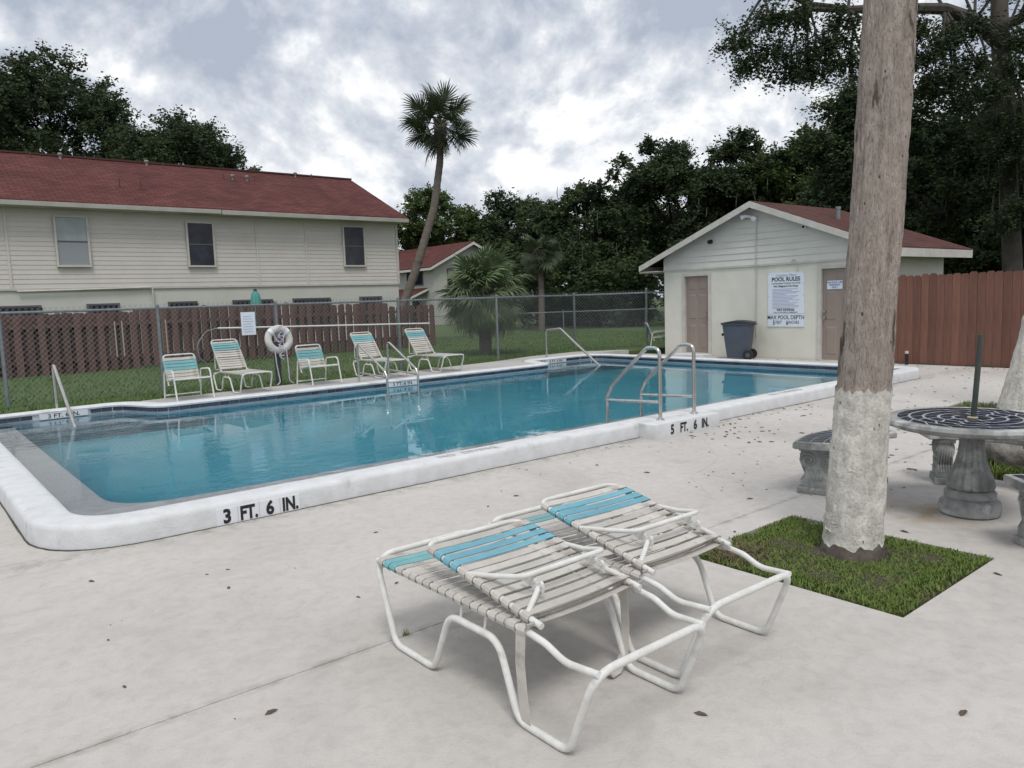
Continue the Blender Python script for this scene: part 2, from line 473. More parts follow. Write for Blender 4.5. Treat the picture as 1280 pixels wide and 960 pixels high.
M_bladef = mat('lawn_blades', (0.070, 0.135, 0.030), 0.85, var=(0.10, 0.17, 0.042), vscale=2.5, coord='World', trans=0.2, v2=(0.10, 0.115, 0.04), v2scale=0.7, v2pos=(0.55, 0.78))
M_soil = mat('dark_soil', (0.045, 0.035, 0.026), 0.95, var=(0.075, 0.058, 0.042), vscale=20, bump=0.6, bscale=40, bdist=0.02)
M_leafd = mat('dry_leaf', (0.075, 0.055, 0.042), 0.8, var=(0.12, 0.085, 0.06), vscale=7, coord='World')
M_rock = mat('grey_brown_rock', (0.28, 0.26, 0.23), 0.95, var=(0.16, 0.145, 0.13), vscale=9, vdetail=9, bump=0.8, bscale=18, bdist=0.03)
M_teal = mat('teal_canvas', (0.10, 0.34, 0.30), 0.8, var=(0.08, 0.28, 0.25), vscale=6)
M_rope = mat('lilac_white_rope', (0.62, 0.60, 0.70), 0.8, var=(0.40, 0.36, 0.52), vscale=60)
M_ring = mat('life_ring_foam', (0.62, 0.60, 0.56), 0.7, var=(0.50, 0.48, 0.45), vscale=8, bump=0.3, bscale=20)
M_stain = mat('rust_stain', (0.30, 0.25, 0.19), 0.9, var=(0.50, 0.46, 0.40), vscale=8)
M_shrub = mat('understory_leaves', (0.028, 0.048, 0.021), 0.8, var=(0.062, 0.086, 0.034), vscale=0.8, vdetail=3, coord='World', trans=0.15, spec=0.2)
M_moss = mat('grey_green_moss', (0.075, 0.085, 0.062), 0.95, var=(0.055, 0.062, 0.045), vscale=2, coord='World')


# ------------------------------------------------------------------ mesh helpers
class MB:
    def __init__(self):
        self.v = []
        self.f = []
        self.uv = None

    def add(self, vs, fs):
        o = len(self.v)
        self.v += [tuple(p) for p in vs]
        self.f += [tuple(i + o for i in f) for f in fs]
        return self

    def box(self, a, b, rot=None, piv=None):
        (x0, y0, z0), (x1, y1, z1) = a, b
        vs = [Vector(p) for p in ((x0, y0, z0), (x1, y0, z0), (x1, y1, z0), (x0, y1, z0), (x0, y0, z1), (x1, y0, z1), (x1, y1, z1), (x0, y1, z1))]
        if rot is not None:
            pv = Vector(piv) if piv is not None else sum(vs, Vector()) / 8
            vs = [pv + rot @ (p - pv) for p in vs]
        return self.add(vs, [(0, 3, 2, 1), (4, 5, 6, 7), (0, 1, 5, 4), (1, 2, 6, 5), (2, 3, 7, 6), (3, 0, 4, 7)])

    def tube(self, pts, r, n=8, closed=False, cap=True, flat=1.0):
        pts = [Vector(p) for p in pts]
        m = len(pts)
        rs = r if hasattr(r, '__len__') else [r] * m
        tang = []
        for i in range(m):
            if closed:
                t = pts[(i + 1) % m] - pts[i - 1]
            else:
                t = pts[min(i + 1, m - 1)] - pts[max(i - 1, 0)]
            if t.length < 1e-9:
                t = Vector((0, 0, 1))
            tang.append(t.normalized())
        ref = Vector((0, 0, 1)) if abs(tang[0].z) < 0.9 else Vector((1, 0, 0))
        u = (ref - tang[0] * ref.dot(tang[0])).normalized()
        vs = []
        prev = tang[0]
        for i in range(m):
            q = prev.rotation_difference(tang[i])
            u = q @ u
            u = (u - tang[i] * u.dot(tang[i])).normalized()
            w = tang[i].cross(u)
            prev = tang[i]
            for k in range(n):
                a = 2 * PI * k / n
                vs.append(pts[i] + (u * math.cos(a) + w * math.sin(a) * flat) * rs[i])
        fs = []
        for i in range(m if closed else m - 1):
            j = (i + 1) % m
            for k in range(n):
                k2 = (k + 1) % n
                fs.append((i * n + k, i * n + k2, j * n + k2, j * n + k))
        if cap and not closed:
            fs.append(tuple(range(n))[::-1])
            fs.append(tuple((m - 1) * n + k for k in range(n)))
        return self.add(vs, fs)

    def lathe(self, prof, c=(0, 0, 0), n=24, rmod=None, caps=True):
        vs = []
        for i, (r, z) in enumerate(prof):
            for k in range(n):
                a = 2 * PI * k / n
                rr = r * (rmod(a, i, z) if rmod else 1)
                vs.append((c[0] + rr * math.cos(a), c[1] + rr * math.sin(a), c[2] + z))
        fs = []
        for i in range(len(prof) - 1):
            for k in range(n):
                k2 = (k + 1) % n
                fs.append((i * n + k, i * n + k2, (i + 1) * n + k2, (i + 1) * n + k))
        if caps:
            fs.append(tuple(range(n))[::-1])
            fs.append(tuple((len(prof) - 1) * n + k for k in range(n)))
        return self.add(vs, fs)

    def prism(self, poly, z0, z1, tf=None):
        n = len(poly)
        vs = [(p[0], p[1], z0) for p in poly] + [(p[0], p[1], z1) for p in poly]
        if tf:
            vs = [tf @ Vector(p) for p in vs]
        fs = [tuple(range(n))[::-1], tuple(range(n, 2 * n))] + [(i, (i + 1) % n, n + (i + 1) % n, n + i) for i in range(n)]
        return self.add(vs, fs)

    def build(self, name, m, parent=None, smooth=False, bevel=0.0, uvs=None):
        me = bpy.data.meshes.new(name)
        me.from_pydata(self.v, [], self.f)
        me.materials.append(m)
        if bevel:
            bm = bmesh.new(); bm.from_mesh(me)
            bmesh.ops.recalc_face_normals(bm, faces=bm.faces)
            bmesh.ops.bevel(bm, geom=[e for e in bm.edges if len(e.link_faces) == 2 and e.calc_face_angle(0) > 0.6], offset=bevel, segments=2, affect='EDGES', profile=0.6)
            bm.to_mesh(me); bm.free()
        if uvs:
            ul = me.uv_layers.new(name='UVMap')
            for lp in me.loops:
                ul.data[lp.index].uv = uvs[lp.vertex_index]
        if smooth:
            me.shade_smooth()
            if smooth != 'all':
                try:
                    me.set_sharp_from_angle(angle=R(42))
                except Exception:
                    pass
        return link(name, me, parent)


def link(name, me, parent=None):
    o = bpy.data.objects.new(name, me)
    COL.objects.link(o)
    if parent is not None:
        o.parent = parent
    return o


def np_mesh(name, V, F, m, parent=None, smooth=False):
    me = bpy.data.meshes.new(name)
    V = np.ascontiguousarray(V, dtype=np.float32)
    F = np.ascontiguousarray(F, dtype=np.int32)
    k = F.shape[1]
    me.vertices.add(len(V)); me.vertices.foreach_set('co', V.ravel())
    me.loops.add(F.size); me.loops.foreach_set('vertex_index', F.ravel())
    me.polygons.add(len(F)); me.polygons.foreach_set('loop_start', np.arange(0, F.size, k, dtype=np.int32))
    me.update(calc_edges=True)
    me.materials.append(m)
    if smooth:
        me.shade_smooth()
    return link(name, me, parent)


def tag(o, label=None, cat=None, group=None, kind=None):
    if label: o['label'] = label
    if cat: o['category'] = cat
    if group: o['group'] = group
    if kind: o['kind'] = kind
    return o


def thing(name, label, cat, loc=(0, 0, 0), rz=0.0, group=None):
    o = bpy.data.objects.new(name, None)
    COL.objects.link(o)
    o.location = loc
    o.rotation_euler = (0, 0, rz)
    o.empty_display_size = 0.1
    return tag(o, label, cat, group)


def copy_tree(o, parent=None):
    c = o.copy()
    COL.objects.link(c)
    c.parent = parent
    for ch in list(o.children):
        copy_tree(ch, c)
    return c


def fillet(pts, rad, seg=5, closed=False):
    pts = [Vector(p) for p in pts]
    n = len(pts)
    out = []
    for i in range(n):
        if not closed and i in (0, n - 1):
            out.append(pts[i]); continue
        p, a, b = pts[i], pts[i - 1], pts[(i + 1) % n]
        d1, d2 = (a - p), (b - p)
        l1, l2 = d1.length, d2.length
        d1 /= l1; d2 /= l2
        r = rad[i] if hasattr(rad, '__len__') else rad
        ang = d1.angle(d2)
        if ang > PI - 0.02 or r <= 0:
            out.append(p); continue
        t = min(r / math.tan(ang / 2), l1 * 0.48, l2 * 0.48)
        p1, p2 = p + d1 * t, p + d2 * t
        for k in range(seg + 1):
            s = k / seg
            out.append((p1 * (1 - s) + p * s) * (1 - s) + (p * (1 - s) + p2 * s) * s)
    return out


def text_mesh(name, s, m, parent, mtx, size, ext=0.0008, sx=1.0, align='CENTER', bold=0.0, shear=0.0):
    cu = bpy.data.curves.new(name, 'FONT')
    cu.body = s
    cu.size = size
    cu.extrude = ext
    cu.align_x = align
    cu.align_y = 'CENTER'
    cu.offset = bold
    cu.shear = shear
    cu.resolution_u = 3
    tmp = bpy.data.objects.new(name + '_tmp', cu)
    COL.objects.link(tmp)
    dg = bpy.context.evaluated_depsgraph_get()
    me = bpy.data.meshes.new_from_object(tmp.evaluated_get(dg))
    bpy.data.objects.remove(tmp)
    me.transform(mtx @ Matrix.Diagonal((sx, 1, 1, 1)))
    me.materials.clear()
    me.materials.append(m)
    return link(name, me, parent)


def frame_mtx(origin, ex, ey):
    ex = Vector(ex).normalized(); ey = Vector(ey).normalized(); ez = ex.cross(ey)
    o = Vector(origin)
    return Matrix(((ex.x, ey.x, ez.x, o.x), (ex.y, ey.y, ez.y, o.y), (ex.z, ey.z, ez.z, o.z), (0, 0, 0, 1)))


def pos_on(origin, ex, ey, x, y, lift=0.003):
    ex = Vector(ex); ey = Vector(ey)
    return Vector(origin) + ex * x + ey * y + ex.cross(ey) * lift


# ------------------------------------------------------------------ setting: ground, deck, lawn
def sheet(name, xs, ys, hole, z, thick, m, parent=None, zf=None):
    """flat slab made of cells; hole(cx, cy) says which cells stay open"""
    mb = MB()
    nx, ny = len(xs) - 1, len(ys) - 1
    on = [[not hole((xs[i] + xs[i + 1]) / 2, (ys[j] + ys[j + 1]) / 2) for j in range(ny)] for i in range(nx)]
    idx = {}

    def vid(i, j, low):
        k = (i, j, low)
        if k not in idx:
            zz = zf(xs[i], ys[j]) if zf else z
            idx[k] = len(mb.v)
            mb.v.append((xs[i], ys[j], zz - (thick if low else 0)))
        return idx[k]
    for i in range(nx):
        for j in range(ny):
            if not on[i][j]:
                continue
            mb.f.append((vid(i, j, 0), vid(i + 1, j, 0), vid(i + 1, j + 1, 0), vid(i, j + 1, 0)))
            if thick:
                for (di, dj, a, b) in ((-1, 0, (i, j + 1), (i, j)), (1, 0, (i + 1, j), (i + 1, j + 1)), (0, -1, (i, j), (i + 1, j)), (0, 1, (i + 1, j + 1), (i, j + 1))):
                    ii, jj = i + di, j + dj
                    if not (0 <= ii < nx and 0 <= jj < ny and on[ii][jj]):
                        mb.f.append((vid(*a, 0), vid(*a, 1), vid(*b, 1), vid(*b, 0)))
    return mb.build(name, m, parent)


tag(sheet('ground', [-400, 0.62, 13.62, 400], [-400, 5.5, 13.45, 400], lambda x, y: 0.62 < x < 13.62 and 5.5 < y < 13.45, -0.035, 0, M_ground), kind='structure')
tag(sheet('lawn', [-120, 3.2, 10.6, 15.9, 120], [13.0, 13.2, 13.47, 140],
          lambda x, y: (x < 3.2 and y < 13.2) or (x > 10.6 and y < 13.47), 0.10, 0.2, M_lawn), kind='structure')
deck = tag(bpy.data.objects.new('pool_deck', None), kind='structure')
COL.objects.link(deck)
BED = (3.53, 4.68, 1.50, 2.74)       # square planting bed cut into the slab
BED2 = (6.62, 8.3, 1.05, 2.52)
BED3 = (9.55, 10.9, 2.5, 3.9)
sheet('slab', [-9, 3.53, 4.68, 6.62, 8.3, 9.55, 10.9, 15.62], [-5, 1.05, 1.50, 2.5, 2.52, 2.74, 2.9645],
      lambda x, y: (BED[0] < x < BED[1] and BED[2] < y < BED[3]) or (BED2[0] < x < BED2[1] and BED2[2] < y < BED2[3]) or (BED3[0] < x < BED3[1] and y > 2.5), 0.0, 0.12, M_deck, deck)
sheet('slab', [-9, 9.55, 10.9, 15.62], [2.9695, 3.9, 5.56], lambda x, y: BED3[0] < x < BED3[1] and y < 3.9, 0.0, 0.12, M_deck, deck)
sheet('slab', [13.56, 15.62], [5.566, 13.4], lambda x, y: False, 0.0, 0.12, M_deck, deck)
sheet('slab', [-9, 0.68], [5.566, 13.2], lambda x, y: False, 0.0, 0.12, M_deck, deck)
# raised walk on the far side of the pool
wk = MB()
far_edge = [(3.05, 13.12), (6.2, 13.35), (8.5, 13.55), (10.9, 13.85), (12.3, 14.25), (13.9, 14.3), (14.9, 13.6)]
near_edge = [(3.05, 12.25), (6.2, 12.25), (8.5, 12.25), (10.7, 12.25), (11.2, 13.32), (13.75, 13.36), (14.9, 13.36)]
for k in range(len(far_edge) - 1):
    a, b, c, d = near_edge[k], near_edge[k + 1], far_edge[k + 1], far_edge[k]
    wk.add([(*a, .145), (*b, .145), (*c, .14), (*d, .14), (*c, -.05), (*d, -.05), (*a, -.05), (*b, -.05)], [(0, 1, 2, 3), (3, 2, 4, 5), (1, 0, 6, 7)])
tag(wk.build('walkway', M_strip), kind='structure')
MB().prism([(0.60, 5.5), (1.12, 5.5), (0.60, 6.02)], -0.1, -0.002).build('corner_fill', M_deck, deck)
MB().prism([(13.2, 5.5), (13.62, 5.5), (13.62, 5.92)], -0.1, -0.002).build('corner_fill', M_deck, deck)

# ------------------------------------------------------------------ pool
pool = thing('swimming_pool', 'long blue swimming pool with raised white coping and navy waterline tiles', 'pool', (0, 0, 0))
OUT = fillet([(0.87, 5.70, 0), (13.35, 5.70, 0), (13.35, 13.15, 0), (11.35, 13.12, 0), (10.95, 12.05, 0), (3.05, 12.05, 0), (2.72, 12.92, 0), (0.87, 12.78, 0)],
             [0.42, 0.2, 0.5, 0.35, 0.38, 0.38, 0.32, 0.5], seg=8, closed=True)
dense = []
for i, p in enumerate(OUT):
    q = OUT[(i + 1) % len(OUT)]
    n = max(1, int((q - p).length / 0.16))
    for k in range(n):
        dense.append(p.lerp(q, k / n))
nD = len(dense)
NRM = []
for i in range(nD):
    t = (dense[(i + 1) % nD] - dense[i - 1]).normalized()
    NRM.append(Vector((t.y, -t.x, 0)))
prof = [(0.0, 0.045), (-0.004, 0.118), (-0.022, 0.122), (-0.026, 0.145), (-0.012, 0.160), (0.03, 0.166), (0.19, 0.166), (0.222, 0.161), (0.240, 0.148), (0.246, 0.125), (0.247, 0.06), (0.25, -0.03)]
cp = MB()
for i in range(nD):
    for (o, z) in prof:
        w = 0.005 * noise.noise(Vector((dense[i].x * 0.9, dense[i].y * 0.9, o * 3)))
        cp.v.append((dense[i].x + NRM[i].x * (o + (w if o > .05 else 0)), dense[i].y + NRM[i].y * (o + (w if o > .05 else 0)), z + (w * 0.7 if z > .1 else 0)))
np_ = len(prof)
for i in range(nD):
    j = (i + 1) % nD
    for k in range(np_ - 1):
        cp.f.append((i * np_ + k, j * np_ + k, j * np_ + k + 1, i * np_ + k + 1)[::-1])
cp.build('coping', M_coping, pool, smooth=True)
# square pad for the ladder rails
MB().box((6.22, 5.22, -0.03), (7.36, 5.52, 0.162)).build('ladder_pad', M_coping, pool, bevel=0.018, smooth=True)
# shell
def floor_z(x):
    return -1.05 - 0.55 * min(max((x - 2) / 10.5, 0), 1)
sh = MB()
for p in dense:
    sh.v.append((p.x, p.y, 0.118))
    sh.v.append((p.x, p.y, -0.03))
sh.f = [(2 * i, 2 * ((i + 1) % nD), 2 * ((i + 1) % nD) + 1, 2 * i + 1) for i in range(nD)]
sh.build('waterline_band', M_grout, pool)
sh = MB()
for p in dense:
    sh.v.append((p.x, p.y, -0.03))
    sh.v.append((p.x, p.y, -1.75))
sh.f = [(2 * i, 2 * ((i + 1) % nD), 2 * ((i + 1) % nD) + 1, 2 * i + 1) for i in range(nD)]
sh.build('pool_wall', M_blue, pool)
fl = MB()
xsf = [0.7, 2, 12.5, 13.5]
for x in xsf:
    fl.v += [(x, 5.5, floor_z(x)), (x, 13.3, floor_z(x))]
fl.f = [(2 * i, 2 * i + 2, 2 * i + 3, 2 * i + 1) for i in range(len(xsf) - 1)]
fl.build('pool_floor', M_blue, pool)
# shallow grey ledge just under the surface, along the left end and the near side
inner = fillet([(1.26, 12.4, 0), (1.26, 6.46, 0), (13.1, 6.28, 0)], 0.55, seg=8)
lg = MB()
outer = fillet([(0.85, 12.4, 0), (0.85, 5.68, 0), (13.2, 5.68, 0)], 0.42, seg=8)
for a, b in zip(inner, outer):
    lg.v += [(a.x, a.y, -0.012), (b.x, b.y, -0.008), (a.x, a.y, -0.10)]
for i in range(len(inner) - 1):
    a, b = 3 * i, 3 * i + 3
    lg.f += [(a, b, b + 1, a + 1), (a, a + 2, b + 2, b)]
lg.build('ledge', M_ledge, pool)
lw = MB()
for a in inner:
    lw.v += [(a.x, a.y, -0.10), (a.x, a.y, -1.25)]
lw.f = [(2 * i, 2 * i + 1, 2 * i + 3, 2 * i + 2) for i in range(len(inner) - 1)]
lw.build('ledge_wall', M_blue, pool)
# entry steps in the two alcoves
for k, (y0, z) in enumerate(((12.35, -0.10), (11.95, -0.32), (11.55, -0.54))):
    MB().box((1.262, y0, -1.2), (3.1 + 0.25 * k, 13.0 - 0.01 * k, z)).build('step', M_step, pool, bevel=0.02)
for k, (y0, z) in enumerate(((12.75, -0.12), (12.4, -0.35), (12.05, -0.58))):
    MB().box((11.0 - 0.15 * k, y0, -1.6), (13.34, 13.12 - 0.01 * k, z)).build('step', M_step, pool, bevel=0.02)
# waterline tiles, one by one, where the camera side can see them
tl = MB().box((-0.0715, -0.010, -0.027), (0.0715, 0.004, 0.027))
tile_me = None
acc = 0.0
nxt = 0.08
count = 0
i = 0
while i < nD:
    a, b = dense[i], dense[(i + 1) % nD]
    seg = (b - a).length
    while nxt <= acc + seg:
        p = a.lerp(b, (nxt - acc) / seg)
        nrm = NRM[i]
        face_cam = (Vector((0, 0, 0)) - p).dot(-nrm) > 0
        if face_cam and not (p.y < 6.2) and p.x > 0.9 and (p.y > 11.9 or p.x > 13) :
            mk = (1.60 < p.x < 2.28 and p.y > 12.4) or (6.92 < p.x < 7.62 and p.y < 12.2) or (11.75 < p.x < 12.45 and p.y > 13)
            if not mk:
                if tile_me is None:
                    o = tl.build('tile', M_tile, pool)
                    tile_me = o.data
                else:
                    o = link('tile', tile_me, pool)
                o.location = (p.x - nrm.x * 0.004, p.y - nrm.y * 0.004, 0.088)
                o.rotation_euler = (0, 0, math.atan2(nrm.y, nrm.x) - PI / 2)
                count += 1
        nxt += 0.152
    acc += seg
    i += 1
# white depth marker plates on the far side
for (x0, x1, y) in ((1.62, 2.26, 12.85), (6.94, 7.60, 12.05), (11.77, 12.43, 13.13)):
    # follow the wall: the left alcove wall is slightly skewed
    rot = math.atan2(12.92 - 12.78, 2.72 - 0.87) if x0 < 3 else (math.atan2(0.03, 2.0) if x0 > 11 else 0)
    o = MB().box((-(x1 - x0) / 2, -0.016, -0.040), ((x1 - x0) / 2, 0.0, 0.042)).build('depth_marker', M_white, pool)
    o.location = ((x0 + x1) / 2, y, 0.082)
    o.rotation_euler = (0, 0, rot)
    text_mesh('lettering', '3 FT. 6 IN.' if x0 < 3 else '5 FT. 6 IN.', M_black, o, frame_mtx((0, -0.0175, 0), (1, 0, 0), (0, 0, 1)), 0.085, sx=1.15, bold=0.001)
# near markers: four plates on the face of the raised coping
for k, s in enumerate(('3', 'FT.', '6', 'IN.')):
    xa = 1.70 + k * 0.158
    o = MB().box((0, -0.006, -0.062), (0.152, 0.004, 0.062)).build('depth_marker', M_white, pool, bevel=0.002)
    o.location = (xa, 5.452, 0.062)
    text_mesh('lettering', s, M_black, o, frame_mtx((0.076, -0.0075, -0.004), (1, 0, 0), (0, 0, 1)), 0.138, sx=0.74 if len(s) > 1 else 0.88, bold=0.0055)
for s, xa in (('5', 6.50), ('FT.', 6.70), ('6', 6.90), ('IN.', 7.08)):
    text_mesh('lettering', s, M_black, pool, frame_mtx((xa, 5.217, 0.075), (1, 0, 0), (0, 0, 1)), 0.142, sx=0.74 if len(s) > 1 else 0.86, bold=0.005)
text_mesh('faded_lettering', 'NO  DIVING', mat('faded_print', (0.50, 0.48, 0.47), 0.8), pool, frame_mtx((4.02, 5.575, 0.1685), (1, 0, 0), (0, 1, 0)), 0.12, sx=1.0, bold=0.001)
text_mesh('faded_lettering', 'NO  DIVING', mat('faded_print', (0.50, 0.48, 0.47), 0.8), pool, frame_mtx((9.35, 5.575, 0.1685), (1, 0, 0), (0, 1, 0)), 0.13, sx=1.1, bold=0.001)
# dark crack where deck and coping meet
ck = MB()
for i in range(nD):
    j = (i + 1) % nD
    p, q = dense[i], dense[j]
    if p.y > 12 and q.y > 12:
        continue
    if p.y < 6 and 6.1 < p.x < 7.45:
        continue
    w = 0.262 + 0.006 * noise.noise(Vector((p.x * 3, p.y * 3, 0)))
    w2 = 0.262 + 0.006 * noise.noise(Vector((q.x * 3, q.y * 3, 0)))
    ck.add([(p.x + NRM[i].x * 0.24, p.y + NRM[i].y * 0.24, 0.003), (q.x + NRM[j].x * 0.24, q.y + NRM[j].y * 0.24, 0.003),
            (q.x + NRM[j].x * w2, q.y + NRM[j].y * w2, 0.003), (p.x + NRM[i].x * w, p.y + NRM[i].y * w, 0.003)], [(0, 1, 2, 3)])
tag(ck.build('joint_grime', M_grime, pool), kind='stuff')
# water
wt = MB()
wt.v = [(p.x, p.y, 0.03) for p in dense]
wt.f = [tuple(range(nD))]
tag(wt.build('water', M_water), kind='structure')


# hand rails (each rail of a pair stands on its own anchor)
def rail(name, label, pts, rad, r=0.021, flange=None, bar=None, group=None):
    t = thing(name, label, 'handrail', pts[0], 0, group)
    off = Vector(pts[0])
    MB().tube([p - off for p in fillet(pts, rad, 7)], r, 12).build('tube', M_steel, t, smooth=True)
    if flange:
        MB().lathe([(0.045, 0), (0.048, 0.006), (0.03, 0.014), (0.024, 0.03)], (0, 0, 0.0), 16).build('flange', M_steel, t, smooth=True)
    if bar:
        MB().tube([Vector(bar[0]) - off, Vector(bar[1]) - off], r * 0.85, 10).build('crossbar', M_steel, t, smooth=True)
    return t


for x, lab in ((6.52, 'left steel ladder rail on the white pad marked five feet six'), (7.12, 'right steel ladder rail on the white pad marked five feet six')):
    rail('ladder_rail', lab, [(x, 5.40, 0.162), (x, 5.40, 0.955), (x + 0.0, 5.58, 0.955), (x, 6.12, 0.50), (x, 6.20, 0.36), (x, 6.20, -0.9)], [0, 0.10, 0.10, 0.1, 0.1, 0], flange=True,
         bar=((x, 5.40, 0.36), (x, 6.20, 0.32)), group='rails of the near pool ladder')
for x, lab in ((6.55, 'left rail of the far side ladder in front of the second lounge chair'), (7.17, 'right rail of the far side ladder in front of the second lounge chair')):
    rail('ladder_rail', lab, [(x, 12.36, 0.162), (x, 12.36, 0.83), (x, 12.28, 0.83), (x, 11.42, 0.40), (x, 11.36, 0.30), (x, 11.36, -0.9)], [0, 0.05, 0.05, 0.1, 0.1, 0],
         bar=((x, 12.36, 0.33), (x, 11.36, 0.30)), group='rails of the far pool ladder')
rail('step_rail', 'steel hand rail sloping into the left step alcove', [(1.90, 13.12, 0.10), (1.90, 13.12, 0.80), (1.90, 13.02, 0.80), (1.90, 11.78, 0.0), (1.90, 11.72, -0.05)], [0, 0.03, 0.05, 0, 0], r=0.024)
rail('step_rail', 'pale steel hand rail bent over the far right step alcove', [(12.15, 13.50, 0.14), (12.15, 13.50, 0.80), (12.15, 13.0, 0.84), (12.15, 11.75, 0.02), (12.15, 11.6, -0.1)], [0, 0.05, 0.06, 0, 0], r=0.024)

# ------------------------------------------------------------------ strap furniture
def strap_band(path, hw, th=0.0032):
    """closed thin band swept across: path = list of (x, z, nx, nz); width along local Y = 2*hw"""
    mb = MB()
    n = len(path)
    for (x, z, nx, nz) in path:
        mb.v += [(x + nx * th, -hw, z + nz * th), (x + nx * th, hw, z + nz * th), (x, hw, z), (x, -hw, z)]
    for i in range(n - 1):
        a, b = 4 * i, 4 * i + 4
        for k in range(4):
            k2 = (k + 1) % 4
            mb.f.append((a + k, a + k2, b + k2, b + k))
    mb.f += [(0, 3, 2, 1), (4 * n - 4, 4 * n - 3, 4 * n - 2, 4 * n - 1)]
    return mb


def strap_path(half, r, sag):
    p = []
    for a in (430, 385, 340, 295, 250, 210, 170, 130, 90):
        c, s = math.cos(R(a)), math.sin(R(a))
        rr = r + (0.0 if a > 300 else 0.0033)
        p.append((-half + rr * c, rr * s, c, s))
    for k in range(1, 6):
        t = k / 6
        p.append((-half + 2 * half * t, r + 0.0033 - sag * math.sin(PI * t), 0, 1))
    for a in (90, 50, 10, -30, -70, -115, -160, -205, -250):
        c, s = math.cos(R(a)), math.sin(R(a))
        rr = r + (0.0 if a < -120 else 0.0033)
        p.append((half + rr * c, rr * s, c, s))
    return p


def strap_mesh(name, half, r, sag, hw, m):
    o = strap_band(strap_path(half, r, sag), hw).build(name, m)
    me = o.data
    bpy.data.objects.remove(o)
    return me


SW, BW = 0.285, 0.258
ST = {('s', 'w'): strap_mesh('strap', SW, 0.0130, 0.012, 0.0208, M_strapw), ('s', 't'): strap_mesh('strap', SW, 0.0130, 0.012, 0.0208, M_strapt),
      ('b', 'w'): strap_mesh('strap', BW, 0.0130, 0.006, 0.0212, M_strapw), ('b', 'b'): strap_mesh('strap', BW, 0.0130, 0.006, 0.0212, M_strapb),
      ('b', 't'): strap_mesh('strap', BW, 0.0130, 0.006, 0.0225, M_strapt)}


